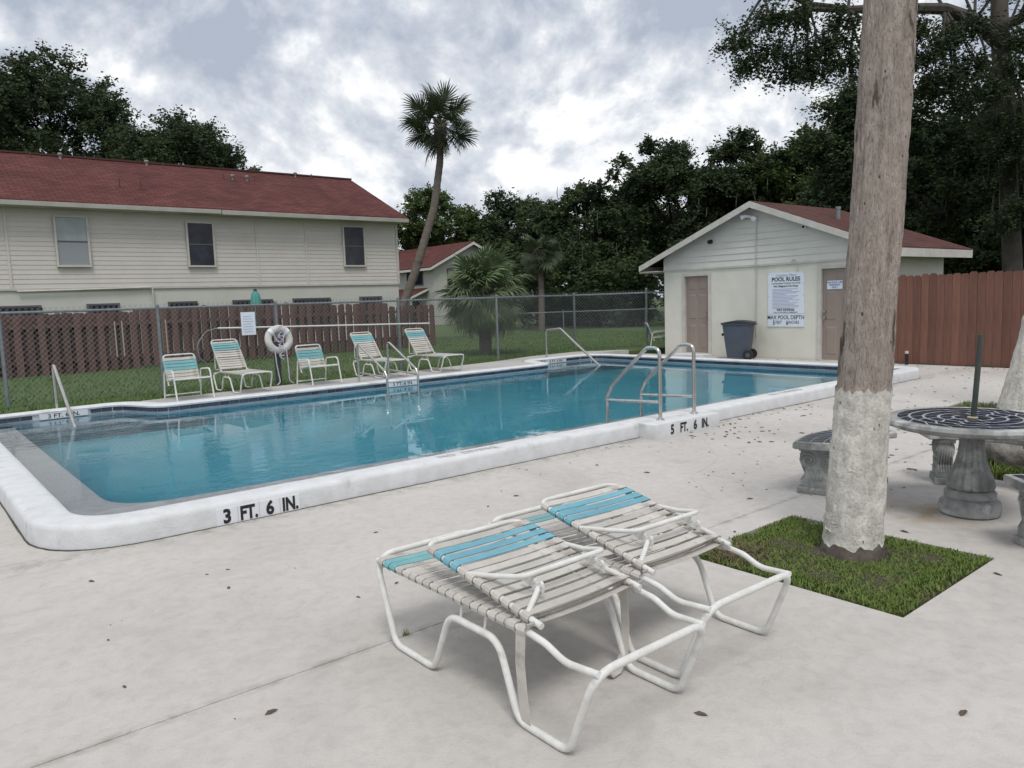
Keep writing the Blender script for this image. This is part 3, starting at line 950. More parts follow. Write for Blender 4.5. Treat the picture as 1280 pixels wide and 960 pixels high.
def lounge(label, loc, rz, alpha, blue='b', loose=(), skip=(), group=None):
    t = thing('lounge_chair', label, 'lounge chair', loc, rz, group)
    RS, RR = 0.0143, 0.0124
    w, wl = 0.292, 0.295
    # one continuous sled tube: foot bar, both pairs of legs, head crossbar
    side = [(0.0, 0.385), (0.15, RS), (0.46, RS), (0.585, 0.285), (0.90, 0.285), (1.005, RS), (1.27, RS), (1.40, 0.335)]
    loop = [(w, v, z) for v, z in side] + [(-w, v, z) for v, z in side[::-1]]
    rads = [0.10, 0.075, 0.075, 0.10, 0.10, 0.075, 0.075, 0.10]
    MB().tube(fillet(loop, rads + rads[::-1], 6, closed=True), RS, 10, closed=True).build('sled_frame', M_ivory, t, smooth=True)
    for s in (-1, 1):
        x = SW * s
        MB().tube(fillet([(x, 0.012, 0.368), (x, 1.06, 0.368), (x, 1.16, 0.355), (x * 0.985, 1.25, 0.318), (x * 0.96, 1.40, 0.328)], 0.15, 6), RR, 10).build('seat_rail', M_ivory, t, smooth=True)
        for v in (0.665, 0.82):
            MB().tube([(x, v - 0.012, 0.288), (x, v + 0.006, 0.365)], 0.0058, 8).build('strut', M_ivory, t, smooth=True)
        # sleeve joint on the rail
        MB().tube([(x, 0.955, 0.368), (x, 1.0, 0.368)], 0.0185, 10).build('sleeve', M_strapw, t, smooth=True)
    n = 19
    for i in range(n):
        if i in skip:
            continue
        v = 0.055 + i * 0.0548
        o = link('strap', ST[('s', 't' if i in (1, 2) else 'w')], t)
        o.location = (0, v + rnd.uniform(-0.003, 0.003), 0.368)
        o.rotation_euler = (rnd.uniform(-0.10, 0.10), 0, rnd.uniform(-0.012, 0.012))
        o.scale = (1, rnd.uniform(0.90, 1.06), rnd.uniform(0.94, 1.03))
    # back rest, hinged on the rails
    vh, zh = 1.075, 0.398
    d = Vector((0, math.cos(alpha), math.sin(alpha)))
    m = Vector((0, -math.sin(alpha), math.cos(alpha)))
    H0 = Vector((0, vh, zh))
    back = bpy.data.objects.new('back_rest', None)
    COL.objects.link(back)
    back.parent = t
    # local frame of the back: X across, Y up along the back, Z = sitting face
    back.matrix_local = Matrix(((1, 0, 0, 0), (0, d.y, m.y, vh), (0, d.z, m.z, zh), (0, 0, 0, 1)))
    Lb = 0.715
    MB().tube(fillet([(BW, -0.035, 0), (BW, Lb, 0), (-BW, Lb, 0), (-BW, -0.035, 0)], 0.075, 7), RR, 10).build('back_frame', M_ivory, back, smooth=True)
    cols = ['w', blue, blue, blue] + ['w'] * 8
    for i, c in enumerate(cols):
        o = link('strap', ST[('b', c)], back)
        o.location = (0, 0.645 - i * 0.0545 + rnd.uniform(-0.003, 0.003), 0)
        o.rotation_euler = (0, PI if alpha > R(120) else 0, rnd.uniform(-0.012, 0.012))
        o.scale = (1, rnd.uniform(0.90, 1.06), 1)
    for s in (-1, 1):
        MB().tube([(BW * s - 0.02 * s, -0.005, 0), (BW * s + 0.045 * s, -0.005, 0)], 0.008, 8).build('hinge_bolt', M_steel, back, smooth=True)
    if alpha > R(120):
        br = [(BW + 0.004, 0.41, -0.004), (0.225, 0.25, -0.055), (0.215, 0.13, -0.105), (-0.215, 0.13, -0.105), (-0.225, 0.25, -0.055), (-BW - 0.004, 0.41, -0.004)]
    else:
        br = [(BW + 0.004, 0.41, -0.004), (BW + 0.004, 0.16, -0.22), (-BW - 0.004, 0.16, -0.22), (-BW - 0.004, 0.41, -0.004)]
    MB().tube(fillet(br, 0.04, 6), 0.0105, 10).build('brace', M_ivory, back, smooth=True)
    for s in (-1, 1):
        x = 0.16 * s
        zz = -0.06 if alpha > R(120) else -0.15
        pl = MB().box((x - 0.002, 0.07, zz - 0.016), (x + 0.002, 0.20, zz + 0.014))
        for q in range(3):
            pl.tube([(x - 0.006, 0.09 + q * 0.04, zz - 0.017), (x + 0.006, 0.09 + q * 0.04, zz - 0.017)], 0.011, 10)
        pl.build('ratchet_plate', M_ivory, back, smooth=True)
        MB().tube([(x, 0.10, zz), (BW * s, 0.045, -0.008)], 0.0105, 8).build('ratchet_arm', M_ivory, back, smooth=True)
    for (x, v, pts, ww) in loose:
        lb = MB()
        for (dx, dv, z) in pts:
            lb.v += [(x + dx, v + dv - ww, z), (x + dx, v + dv + ww, z), (x + dx + 0.003, v + dv + ww, z + 0.001), (x + dx + 0.003, v + dv - ww, z + 0.001)]
        for i in range(len(pts) - 1):
            a, b = 4 * i, 4 * i + 4
            lb.f += [(a + k, a + (k + 1) % 4, b + (k + 1) % 4, b + k) for k in range(4)]
        lb.build('loose_strap', M_strapw, t, smooth=True)
    return t


lounge('nearest folded strap lounge chair, a broken strap hanging to the deck', (1.935, 3.04, 0), PI, R(170.5), loose=(
    (0.292, 1.035, [(0, 0.0, 0.37), (0.012, 0.005, 0.25), (0.010, 0.012, 0.13), (0.004, 0.022, 0.004)], 0.025),
    (-0.292, 0.99, [(0, 0, 0.36), (-0.01, 0.0, 0.20), (0.0, 0.0, 0.07), (0.05, 0.005, 0.012), (0.10, 0.01, 0.010), (0.115, 0.01, 0.03), (0.10, 0.01, 0.045)], 0.021)),
    skip=(), group='folded lounge chairs in the foreground')
lounge('folded strap lounge chair beside the grass bed, behind the nearest one', (2.635, 3.10, 0), PI + R(-1.0), R(167.5), skip=(13,), group='folded lounge chairs in the foreground')
for (lab, x, y, rz, al) in (('strap lounge chair with raised back beside the life ring', 4.73, 12.44, 3, 54),
                            ('strap lounge chair with raised back behind the far ladder rails', 7.45, 12.47, 2, 51),
                            ('rightmost strap lounge chair with raised back on the far walkway', 8.76, 12.49, 4, 53)):
    lounge(lab, (x, y, 0.143), R(rz), R(al), blue='t', group='lounge chairs on the far walkway').scale = (0.89, 0.89, 0.89)

AS = {k: strap_mesh('strap', 0.245, 0.0125, 0.012, 0.0235, mm) for k, mm in (('w', M_strapw), ('t', M_strapt))}


def armchair(label, loc, rz):
    t = thing('arm_chair', label, 'chair', loc, rz, 'strap arm chairs around the pool')
    r = 0.0125
    for s in (-1, 1):
        x = 0.285 * s
        MB().tube(fillet([(x, 0.27, 0.012), (x, 0.20, 0.45), (x, -0.22, 0.48), (x, -0.33, 0.012)], [0, 0.07, 0.09, 0], 6), r, 8).build('side_frame', M_ivory, t, smooth=True)
        MB().tube([(0.245 * s, -0.25, 0.345), (0.245 * s, 0.17, 0.30)], r, 8).build('seat_rail', M_ivory, t, smooth=True)
    MB().tube([(-0.285, 0.262, 0.06), (0.285, 0.262, 0.06)], r * 0.9, 8).build('rear_bar', M_ivory, t, smooth=True)
    MB().tube([(-0.285, -0.262, 0.338), (0.285, -0.262, 0.338)], r, 8).build('front_bar', M_ivory, t, smooth=True)
    MB().tube(fillet([(0.245, 0.15, 0.22), (0.245, 0.34, 0.70), (-0.245, 0.34, 0.70), (-0.245, 0.15, 0.22)], 0.06, 6), r, 8).build('back_frame', M_ivory, t, smooth=True)
    for i, c in enumerate(('w', 't', 't', 't', 'w', 'w', 'w')):
        o = link('strap', AS[c], t)
        f = -0.225 + i * 0.055
        o.location = (0, f, 0.3425 - (f + 0.25) * 0.107)
    d = Vector((0, 0.19, 0.48)).normalized()
    rot = math.atan2(d.z, d.y)
    for i, c in enumerate(('w', 't', 't', 't', 'w', 'w', 'w')):
        o = link('strap', AS[c], t)
        p = Vector((0, 0.34, 0.70)) - d * (0.075 + i * 0.056)
        o.location = p
        o.rotation_euler = (rot, 0, 0)
    return t


armchair('strap arm chair at the left end of the far walkway', (3.69, 12.72, 0.143), R(2))
armchair('strap arm chair to the right of the life ring', (6.02, 12.90, 0.143), R(3))
armchair('strap arm chair half hidden behind the corner of the pool house', (16.18, 13.42, 0.10), R(48))

# ------------------------------------------------------------------ stone table and benches
TC = Vector((5.52, 1.93, 0))
TZ = 0.648
tb = thing('stone_table', 'round weathered stone table with navy mosaic top and fluted pedestal', 'table', TC)
MB().lathe([(0.168, 0), (0.184, 0.014), (0.188, 0.055), (0.180, 0.090), (0.160, 0.104), (0.146, 0.108), (0.144, 0.116), (0.156, 0.122), (0.156, 0.150), (0.142, 0.166), (0.120, 0.172)], n=48).build('base', M_stone, tb, smooth=True)


def flute(a, i, z):
    return 1 + 0.13 * abs(math.sin(a * 8)) * (0.5 if i in (0, 10) else 1)


MB().lathe([(0.108, 0.168), (0.125, 0.180), (0.130, 0.203), (0.122, 0.243), (0.104, 0.295), (0.086, 0.35), (0.072, 0.415), (0.066, 0.48), (0.069, 0.535), (0.080, 0.568), (0.105, 0.592)], n=128, rmod=flute).build('pedestal', M_stone, tb, smooth='all')
MB().lathe([(0.30, TZ - 0.063), (0.49, TZ - 0.056), (0.522, TZ - 0.043), (0.530, TZ - 0.023), (0.520, TZ - 0.004), (0.498, TZ + 0.003), (0.47, TZ), (0.0, TZ)], n=64, caps=False).build('table_top', M_stone, tb, smooth=True)
M_grt = mat('mosaic_grout', (0.36, 0.37, 0.37), 0.8, var=(0.24, 0.25, 0.25), vscale=9)
MB().lathe([(0.455, TZ + 0.0005), (0.455, TZ + 0.002), (0.0, TZ + 0.002)], n=48, caps=False).build('grout_bed', M_grt, tb)
for ri, (r0, r1, k) in enumerate(((0.035, 0.105, 5), (0.123, 0.19, 9), (0.208, 0.28, 13), (0.298, 0.365, 15), (0.383, 0.448, 19))):
    for q in range(k):
        a0 = 2 * PI * q / k + ri * 0.35
        a1 = a0 + 2 * PI / k
        g0 = 0.009 / r0 if r0 > 0.05 else 0.12
        g1 = 0.009 / r1
        sw = 0.55 * (r1 - r0) / 0.2
        seg = 4
        poly = [(r0 * math.cos(a0 + g0 + (a1 - a0 - 2 * g0) * s / seg), r0 * math.sin(a0 + g0 + (a1 - a0 - 2 * g0) * s / seg)) for s in range(seg + 1)]
        poly += [(r1 * math.cos(a1 + sw - g1 - (a1 - a0 - 2 * g1) * s / seg), r1 * math.sin(a1 + sw - g1 - (a1 - a0 - 2 * g1) * s / seg)) for s in range(seg + 1)]
        MB().prism(poly, TZ, TZ + 0.0030 + rnd.uniform(0, 0.0006)).build('mosaic_piece', M_mosaic, tb)
up = thing('umbrella_pole', 'dark bare umbrella pole stub standing in the stone table', 'pole', TC + Vector((0, 0, TZ + 0.004)))
MB().tube([(0, 0, -0.1), (0.012, -0.03, 0.55)], 0.0175, 12).build('pole', M_pole, up, smooth=True)
MB().lathe([(0.034, 0), (0.032, 0.004), (0.02, 0.007)], n=16).build('collar', mat('yellowed_collar', (0.38, 0.33, 0.22), 0.7), up, smooth=True)


def bench(label, loc, rz):
    """arc bench: local origin below the middle of the seat, +X points away from the table"""
    t = thing('stone_bench', label, 'bench', loc, rz, 'curved stone benches around the table')
    R0, half, sp = 0.90, 0.165, R(30)
    seg = 14
    prof = [(-half + 0.015, 0.375), (-half, 0.385), (-half, 0.418), (-half + 0.012, 0.43), (half - 0.012, 0.43), (half, 0.418), (half, 0.385), (half - 0.015, 0.375)]
    mb = MB()
    for k in range(seg + 1):
        a = -sp + 2 * sp * k / seg
        for (o, z) in prof:
            mb.v.append(((R0 + o) * math.cos(a) - R0, (R0 + o) * math.sin(a), z))
    n = len(prof)
    for k in range(seg):
        for q in range(n):
            q2 = (q + 1) % n
            mb.f.append((k * n + q, (k + 1) * n + q, (k + 1) * n + q2, k * n + q2))
    mb.f += [tuple(range(n)), tuple(seg * n + q for q in range(n))[::-1]]
    mb.build('seat', M_stone, t, smooth=True)
    k = 11
    for q in range(k):
        for (o0, o1) in ((-0.135, -0.05), (-0.042, 0.042), (0.05, 0.135)):
            a0 = -sp * 0.93 + 2 * sp * 0.93 * q / k + 0.008
            a1 = -sp * 0.93 + 2 * sp * 0.93 * (q + 1) / k - 0.008
            poly = [((R0 + o) * math.cos(a) - R0, (R0 + o) * math.sin(a)) for o, a in ((o0, a0), (o1, a0), (o1, a1), (o0, a1))]
            MB().prism(poly, 0.4285, 0.4312).build('mosaic_piece', M_mosaic, t)
    # two scroll legs
    for s in (-1, 1):
        a = s * sp * 0.70
        lg = bpy.data.objects.new('leg', None)
        COL.objects.link(lg)
        lg.parent = t
        lg.location = (R0 * math.cos(a) - R0, R0 * math.sin(a), 0)
        lg.rotation_euler = (0, 0, a)
        outl = [(-0.125, 0.05), (0.125, 0.05), (0.125, 0.10), (0.105, 0.12), (0.085, 0.16), (0.095, 0.20), (0.125, 0.25), (0.13, 0.30), (0.115, 0.345), (-0.115, 0.345), (-0.13, 0.30), (-0.125, 0.25), (-0.095, 0.20), (-0.085, 0.16), (-0.105, 0.12), (-0.125, 0.10)]
        tf = Matrix(((1, 0, 0, 0), (0, 0, 1, 0), (0, 1, 0, 0), (0, 0, 0, 1)))
        MB().prism(outl, -0.055, 0.055, tf).build('scroll_body', M_stone, lg, bevel=0.008, smooth=True)
        MB().box((-0.145, -0.07, 0.0), (0.145, 0.07, 0.052)).build('plinth', M_stone, lg, bevel=0.008, smooth=True)
        MB().box((-0.135, -0.065, 0.343), (0.135, 0.065, 0.377)).build('cap', M_stone, lg, bevel=0.006, smooth=True)
        for side in (-1, 1):
            sc = MB()
            for (cx, cz, rr, dr) in ((-0.062, 0.275, 0.058, 1), (0.062, 0.275, 0.058, -1)):
                pts = []
                for q in range(26):
                    th = q / 25 * 4.2 * PI
                    r_ = rr * (1 - q / 25 * 0.88)
                    pts.append((cx + dr * -r_ * math.cos(th), side * 0.056, cz + r_ * math.sin(th)))
                sc.tube(pts, 0.0075, 6)
            for q in range(3):
                sc.tube([(-0.05 + q * 0.05, side * 0.056, 0.20), (-0.02 + q * 0.02, side * 0.056, 0.12)], 0.008, 6)
            tag(sc.build('scroll_relief', M_stone, lg, smooth=True), kind='stuff')
        # reeded edges
        re = MB()
        for q in range(6):
            yy = -0.045 + q * 0.018
            for sx in (-1, 1):
                re.tube([(sx * 0.126, yy, 0.10), (sx * 0.090, yy, 0.16), (sx * 0.128, yy, 0.27), (sx * 0.117, yy, 0.342)], 0.007, 6)
        tag(re.build('reeding', M_stone, lg, smooth=True), kind='stuff')
    t.scale = (1, 1, 0.95)
    return t


bench('curved stone bench partly behind the thick whitewashed palm trunk', (5.67, 2.93, 0), R(84))
bench('curved stone bench behind the round table, in front of the rock', (6.42, 2.10, 0), R(9))
bench('curved stone bench at the right edge, nearest the camera', (5.30, 1.22, 0), R(-108))

# ------------------------------------------------------------------ wheeled bin
bn = thing('trash_bin', 'blue grey wheeled trash bin with dark lid by the pool house wall', 'trash bin', (15.12, 10.20, 0.0), R(203))
bm_ = MB()
for z, hx, hy in ((0.05, 0.205, 0.225), (0.30, 0.228, 0.258), (0.70, 0.262, 0.305), (0.84, 0.275, 0.32)):
    bm_.v += [(-hx, -hy, z), (hx, -hy, z), (hx, hy, z), (-hx, hy, z)]
for i in range(3):
    bm_.f += [(4 * i + k, 4 * i + (k + 1) % 4, 4 * i + 4 + (k + 1) % 4, 4 * i + 4 + k) for k in range(4)]
bm_.f += [(3, 2, 1, 0), (12, 13, 14, 15)]
bm_.build('body', M_bin, bn, bevel=0.02, smooth=True)
MB().box((-0.292, -0.338, 0.80), (0.292, 0.338, 0.842)).build('rim', M_bin, bn, bevel=0.01, smooth=True)
ld = MB()
for i in range(7):
    t = i / 6
    ld.v += [(-0.302, -0.355 + 0.71 * t, 0.846 + 0.05 * math.sin(PI * t)), (0.302, -0.355 + 0.71 * t, 0.846 + 0.05 * math.sin(PI * t)), (-0.302, -0.355 + 0.71 * t, 0.838), (0.302, -0.355 + 0.71 * t, 0.838)]
for i in range(6):
    a, b = 4 * i, 4 * i + 4
    ld.f += [(a, a + 1, b + 1, b), (a, b, b + 2, a + 2), (a + 1, a + 3, b + 3, b + 1), (a + 2, b + 2, b + 3, a + 3)]
ld.f += [(0, 2, 3, 1), (24, 25, 27, 26)]
ld.build('lid', M_lid, bn, smooth=True)
MB().box((-0.20, -0.345, 0.55), (0.20, -0.33, 0.61)).build('grab_bar', M_lid, bn, bevel=0.006)
for s in (-1, 1):
    wl = MB().tube([(s * 0.225, 0.25, 0.115), (s * 0.282, 0.25, 0.115)], 0.115, 20).build('wheel', M_black, bn, smooth=True)
    MB().tube([(s * 0.281, 0.25, 0.115), (s * 0.289, 0.25, 0.115)], 0.05, 14).build('hub', M_bin, wl, smooth=True)
MB().tube([(-0.24, 0.365, 0.80), (0.24, 0.365, 0.80)], 0.016, 8).build('handle', M_lid, bn, smooth=True)

# ------------------------------------------------------------------ life ring, hook pole, fence sign
rp = thing('ring_post', 'dark round post holding the life ring beside the walkway', 'post', (5.57, 13.62, 0.09))
MB().lathe([(0.055, 0), (0.055, 0.80), (0.048, 0.83)], n=16).build('post', M_pole, rp, smooth=True)
MB().tube([(0, -0.05, 0.78), (0, -0.12, 0.80), (0, -0.15, 0.84)], 0.012, 8).build('hook', M_galv, rp, smooth=True)
lr = thing('life_ring', 'white life ring with rope hanging on the post in front of the fence', 'life ring', (5.56, 13.47, 0.97))
MB().tube([(0.20 * math.cos(a), 0.012 * math.sin(3 * a), 0.20 * math.sin(a)) for a in [2 * PI * k / 36 for k in range(36)]], 0.064, 14, closed=True).build('ring', M_ring, lr, smooth=True)
for k in range(4):
    a = PI / 4 + k * PI / 2
    c = Vector((0.20 * math.cos(a), 0, 0.20 * math.sin(a)))
    tdir = Vector((-math.sin(a), 0, math.cos(a)))
    MB().tube([c - tdir * 0.03, c + tdir * 0.03], 0.069, 14).build('band', M_white, lr, smooth=True)
rp_ = []
for q in range(60):
    th = q / 59 * 14 * PI
    rp_.append((0.035 * math.cos(th) + 0.012 * math.sin(q * 2.3), -0.085 + 0.018 * math.sin(th), 0.24 - q / 59 * 0.62 + 0.03 * math.sin(th * 0.5)))
MB().tube(rp_, 0.0085, 6).build('rope', M_rope, lr, smooth=True)
MB().tube(fillet([(-0.12, -0.07, -0.12), (-0.10, -0.07, -0.45), (-0.055, -0.08, -0.78), (-0.13, -0.10, -0.822)], 0.1, 5), 0.010, 6).build('rope', M_rope, lr, smooth=True)
MB().tube(fillet([(0.10, -0.07, -0.14), (0.12, -0.07, -0.50), (0.12, -0.08, -0.76), (0.19, -0.10, -0.822)], 0.1, 5), 0.010, 6).build('rope', M_rope, lr, smooth=True)
MB().tube(fillet([(-0.12, -0.06, 0.10), (-0.05, -0.085, -0.05), (0.03, -0.085, -0.02), (0.11, -0.06, 0.12)], 0.05, 5), 0.009, 6).build('rope', M_rope, lr, smooth=True)
hp = thing('rescue_hook', 'long white rescue hook pole fixed along the chain link fence', 'rescue hook', (4.74, 14.26, 1.21))
MB().tube([(0, 0, 0), (4.62, 0, -0.12)], 0.016, 8).build('pole', mat('white_pole', (0.62, 0.62, 0.60), 0.5), hp, smooth=True)
MB().tube(fillet([(0, 0, 0), (-0.22, -0.02, -0.04), (-0.40, -0.03, -0.28), (-0.38, -0.03, -0.52), (-0.22, -0.02, -0.66)], 0.18, 6), 0.010, 8).build('hook', M_galv, hp, smooth=True)
fs = thing('fence_sign', 'small white notice sign hanging on the chain link fence', 'sign', (5.31, 14.25, 1.27))
MB().box((-0.135, -0.006, -0.215), (0.135, 0.0, 0.215)).build('panel', M_signbl, fs)
for k in range(7):
    MB().box((-0.10, -0.0085, 0.13 - k * 0.048), (0.06 + 0.04 * ((k * 37) % 5) / 5, -0.0062, 0.14 - k * 0.048)).build('print_line', M_inkp, fs)
for s in (-1, 1):
    MB().tube([(0.10 * s, 0.002, 0.21), (0.10 * s, 0.03, 0.33)], 0.003, 5).build('wire', M_galv, fs)

# ------------------------------------------------------------------ pool house
BX, Y0, Y1, BXR = 15.65, 7.35, 12.77, 19.0
YR, ZR = 10.06, 3.58
EV = 2.16
ph = thing('pool_house', 'small block pool house with gable siding, two taupe doors and red roof', 'building', (BX, YR, 0))


def PV(x, y, z):
    return (x - BX, y - YR, z)


wl = MB()
# walls, with the front left open at the two doors
D1, D2 = (11.36, 12.17, 0.06, 2.02), (7.70, 8.545, 0.005, 2.02)
ys = [Y0, D2[0], D2[1], D1[0], D1[1], Y1]
for k in range(5):
    z0 = 2.02 if k in (1, 3) else -0.1
    wl.box(PV(BX, ys[k] + (0.0 if k else 0), z0), PV(BX + 0.2, ys[k + 1], EV))
wl.build('front_wall', M_wallg, ph)
MB().box(PV(BX + 0.2, Y0, -0.1), PV(BXR, Y0 + 0.2, EV)).build('side_wall', M_wallg, ph)
MB().box(PV(BX + 0.2, Y1 - 0.2, -0.1), PV(BXR, Y1, EV)).build('side_wall', M_wallg, ph)
MB().box(PV(BXR - 0.2, Y0 + 0.2, -0.1), PV(BXR, Y1 - 0.2, EV)).build('rear_wall', M_wallg, ph)
MB().add([PV(BXR, Y0, EV), PV(BXR, Y1, EV), PV(BXR, YR, EV + 1.16), PV(BXR - 0.1, Y0, EV), PV(BXR - 0.1, Y1, EV), PV(BXR - 0.1, YR, EV + 1.16)],
         [(0, 1, 2), (3, 5, 4), (0, 2, 5, 3), (1, 4, 5, 2), (0, 3, 4, 1)]).build('rear_gable', M_gable, ph)
# roof slabs
sl = (ZR - 2.30) / (13.34 - YR)
EL, ER = 13.34, 6.86
XF, XB = BX - 0.30, 19.3
for (ye, sgn) in ((EL, 1), (ER, -1)):
    ze = ZR - sl * abs(ye - YR)
    v = [PV(XF, YR, ZR), PV(XB, YR, ZR), PV(XB, ye, ze), PV(XF, ye, ze)]
    v += [(p[0], p[1], p[2] - 0.035) for p in v]
    ln = math.hypot(ye - YR, ze - ZR)
    o = MB().add(v, [(0, 1, 2, 3), (7, 6, 5, 4), (0, 4, 5, 1), (1, 5, 6, 2), (2, 6, 7, 3), (3, 7, 4, 0)]).build('roof_slope', M_sh1, ph, uvs=[(0, 0), (XB - XF, 0), (XB - XF, ln), (0, ln)] * 2)
    # rake boards under the edge, front and back; eave fascia
    for xx in (XF - 0.025, XB - 0.005):
        MB().add([(xx - BX, p[1], p[2]) for p in (PV(0, YR, ZR - 0.012), PV(0, ye, ze - 0.012), PV(0, ye, ze - 0.15), PV(0, YR, ZR - 0.15))] +
                 [(xx + 0.03 - BX, p[1], p[2]) for p in (PV(0, YR, ZR - 0.012), PV(0, ye, ze - 0.012), PV(0, ye, ze - 0.15), PV(0, YR, ZR - 0.15))],
                 [(0, 1, 2, 3), (7, 6, 5, 4), (0, 4, 5, 1), (1, 5, 6, 2), (2, 6, 7, 3), (3, 7, 4, 0)]).build('rake_board', M_trim, ph)
    MB().box(PV(XF + 0.01, ye - 0.02 if sgn > 0 else ye - 0.008, ze - 0.20), PV(XB - 0.01, ye + 0.008 if sgn > 0 else ye + 0.02, ze - 0.03)).build('fascia', M_trim, ph)
    # soffit
    yw_ = Y1 if sgn > 0 else Y0
    a, b = sorted((yw_, ye))
    MB().box(PV(XF + 0.02, a, ze - 0.175), PV(XB - 0.02, b - 0.01, ze - 0.155)).build('soffit', M_trim, ph)
rv = MB().tube([PV(17.1, 8.9, 2.9), PV(17.1, 8.9, 3.36)], 0.05, 12)
rv.tube([PV(17.1, 8.9, 3.34), PV(17.1, 8.9, 3.40)], 0.062, 12)
rv.build('roof_vent', M_galv, ph, smooth=True)
# gable siding courses
ch = 0.142
k = 0
z = EV - 0.005
while z < EV + 1.2:
    zt = min(z + ch, EV + 1.3)
    def yl(zz):
        return (ZR - 0.05 - zz) / sl
    w0, w1 = min(yl(z), Y1 - YR + 0.0), min(yl(zt), Y1 - YR)
    if w1 < 0.02:
        break
    wr0, wr1 = min(w0, YR - Y0), min(w1, YR - Y0)
    b = MB().add([(-0.030, -wr0, z), (-0.030, w0, z), (-0.012, w1, zt + 0.004), (-0.012, -wr1, zt + 0.004), (0.02, -wr0, z), (0.02, w0, z), (0.02, w1, zt + 0.004), (0.02, -wr1, zt + 0.004)],
             [(0, 3, 2, 1), (4, 5, 6, 7), (0, 1, 5, 4), (1, 2, 6, 5), (2, 3, 7, 6), (3, 0, 4, 7)])
    b.build('siding_board', M_gable, ph)
    z = zt
    k += 1
MB().add([(0.02, -2.7, EV), (0.02, 2.7, EV), (0.02, 0, EV + 1.3), (0.08, -2.7, EV), (0.08, 2.7, EV), (0.08, 0, EV + 1.3)], [(0, 2, 1), (3, 4, 5), (0, 3, 5, 2), (1, 2, 5, 4), (0, 1, 4, 3)]).build('gable_wall', M_gable, ph)
MB().box((-0.034, -2.71, EV - 0.045), (0.0, 2.71, EV - 0.007)).build('trim_board', M_trim, ph)


def door(y0, y1, z0, z1, handle_y):
    d = MB().box(PV(BX + 0.055, y0 + 0.055, z0 + 0.012), PV(BX + 0.10, y1 - 0.055, z1 - 0.055)).build('door', M_door, ph)
    fr = MB()
    fr.box(PV(BX - 0.022, y0 - 0.035, z0), PV(BX + 0.12, y0 + 0.05, z1 + 0.02))
    fr.box(PV(BX - 0.022, y1 - 0.05, z0), PV(BX + 0.12, y1 + 0.035, z1 + 0.02))
    fr.box(PV(BX - 0.020, y0 + 0.05, z1 - 0.05), PV(BX + 0.12, y1 - 0.05, z1 + 0.018))
    fr.build('frame', M_trim, d)
    w = (y1 - y0 - 0.11)
    for c in (0.27, 0.73):
        for (a, b) in ((0.06, 0.36), (0.43, 0.74), (0.80, 0.94)):
            yc = y0 + 0.055 + w * c
            za, zb = z0 + (z1 - z0) * a, z0 + (z1 - z0) * b
            p = MB()
            hw = w * 0.17
            # raised panel with a bevelled border
            p.v = [PV(BX + 0.054, yc - hw, za), PV(BX + 0.054, yc + hw, za), PV(BX + 0.054, yc + hw, zb), PV(BX + 0.054, yc - hw, zb),
                   PV(BX + 0.044, yc - hw + 0.03, za + 0.03), PV(BX + 0.044, yc + hw - 0.03, za + 0.03), PV(BX + 0.044, yc + hw - 0.03, zb - 0.03), PV(BX + 0.044, yc - hw + 0.03, zb - 0.03)]
            p.f = [(0, 4, 5, 1), (1, 5, 6, 2), (2, 6, 7, 3), (3, 7, 4, 0), (4, 7, 6, 5)]
            p.build('door_panel', M_door, d)
    for zz in (0.92, 1.06):
        MB().tube([PV(BX + 0.05, handle_y, zz), PV(BX - 0.01, handle_y, zz)], 0.024, 12).build('handle', M_brass if zz < 1 else M_steel, d, smooth=True)
    MB().box(PV(BX - 0.05, y0 + 0.052, z0 - 0.02), PV(BX + 0.055, y1 - 0.052, z0 + 0.01)).build('sill', M_trim, d)
    return d


door(*D1, D1[0] + 0.10)
d2 = door(*D2, D2[1] - 0.12)
MB().box(PV(BX - 0.42, D1[0] - 0.06, -0.02), PV(BX - 0.003, D1[1] + 0.05, 0.055)).build('door_step', M_coping, ph, bevel=0.01)
# conduit down the wall, flood light, cameras, cable
MB().tube([PV(BX - 0.05, 10.06, 3.18), PV(BX - 0.05, 10.06, 2.14), PV(BX - 0.03, 10.06, 2.08), PV(BX - 0.03, 10.06, 0.55)], 0.011, 8).build('conduit', M_trim, ph, smooth=True)
fl_ = MB().lathe([(0.055, 0), (0.055, 0.03)], PV(BX - 0.06, 10.06, 3.20), 14)
fl_.build('lamp_base', M_white, ph, smooth=True)
for (dy, tl_) in ((0.20, 0.02), (-0.02, -0.04)):
    MB().tube([PV(BX - 0.06, 10.06 + dy * 0.2, 3.23), PV(BX - 0.15, 10.06 + dy, 3.25 + tl_), PV(BX - 0.20, 10.06 + dy * 1.5, 3.22 + tl_)], [0.02, 0.035, 0.065], 12).build('flood_lamp', M_white, ph, smooth=True)
for (y, z, m_) in ((11.30, 2.77, M_black), (8.86, 2.90, M_white)):
    MB().tube([PV(BX - 0.03, y, z), PV(BX - 0.12, y, z - 0.01)], 0.05, 12).build('camera_housing', m_, ph, smooth=True)
    MB().tube([PV(BX - 0.118, y, z - 0.01), PV(BX - 0.13, y, z - 0.012)], 0.03, 12).build('camera_lens', M_black, ph, smooth=True)
MB().tube([PV(BX - 0.035, 9.20, 2.16), PV(BX - 0.04, 9.12, 2.22), PV(BX - 0.035, 9.05, 2.16), PV(BX - 0.03, 9.04, 1.93)], 0.008, 6).build('cable', M_trim, ph, smooth=True)

# ------------------------------------------------------------------ signs on the pool house
SX = BX - 0.012
sg = thing('pool_rules_sign', 'white pool rules sign board mounted on the pool house wall', 'sign', (SX, 9.33, 1.42))
EX, EY = (0, -1, 0), (0, 0, 1)
MB().box((-0.004, -0.445, -0.40), (0.008, 0.445, 0.52)).build('panel', M_signbl, sg)


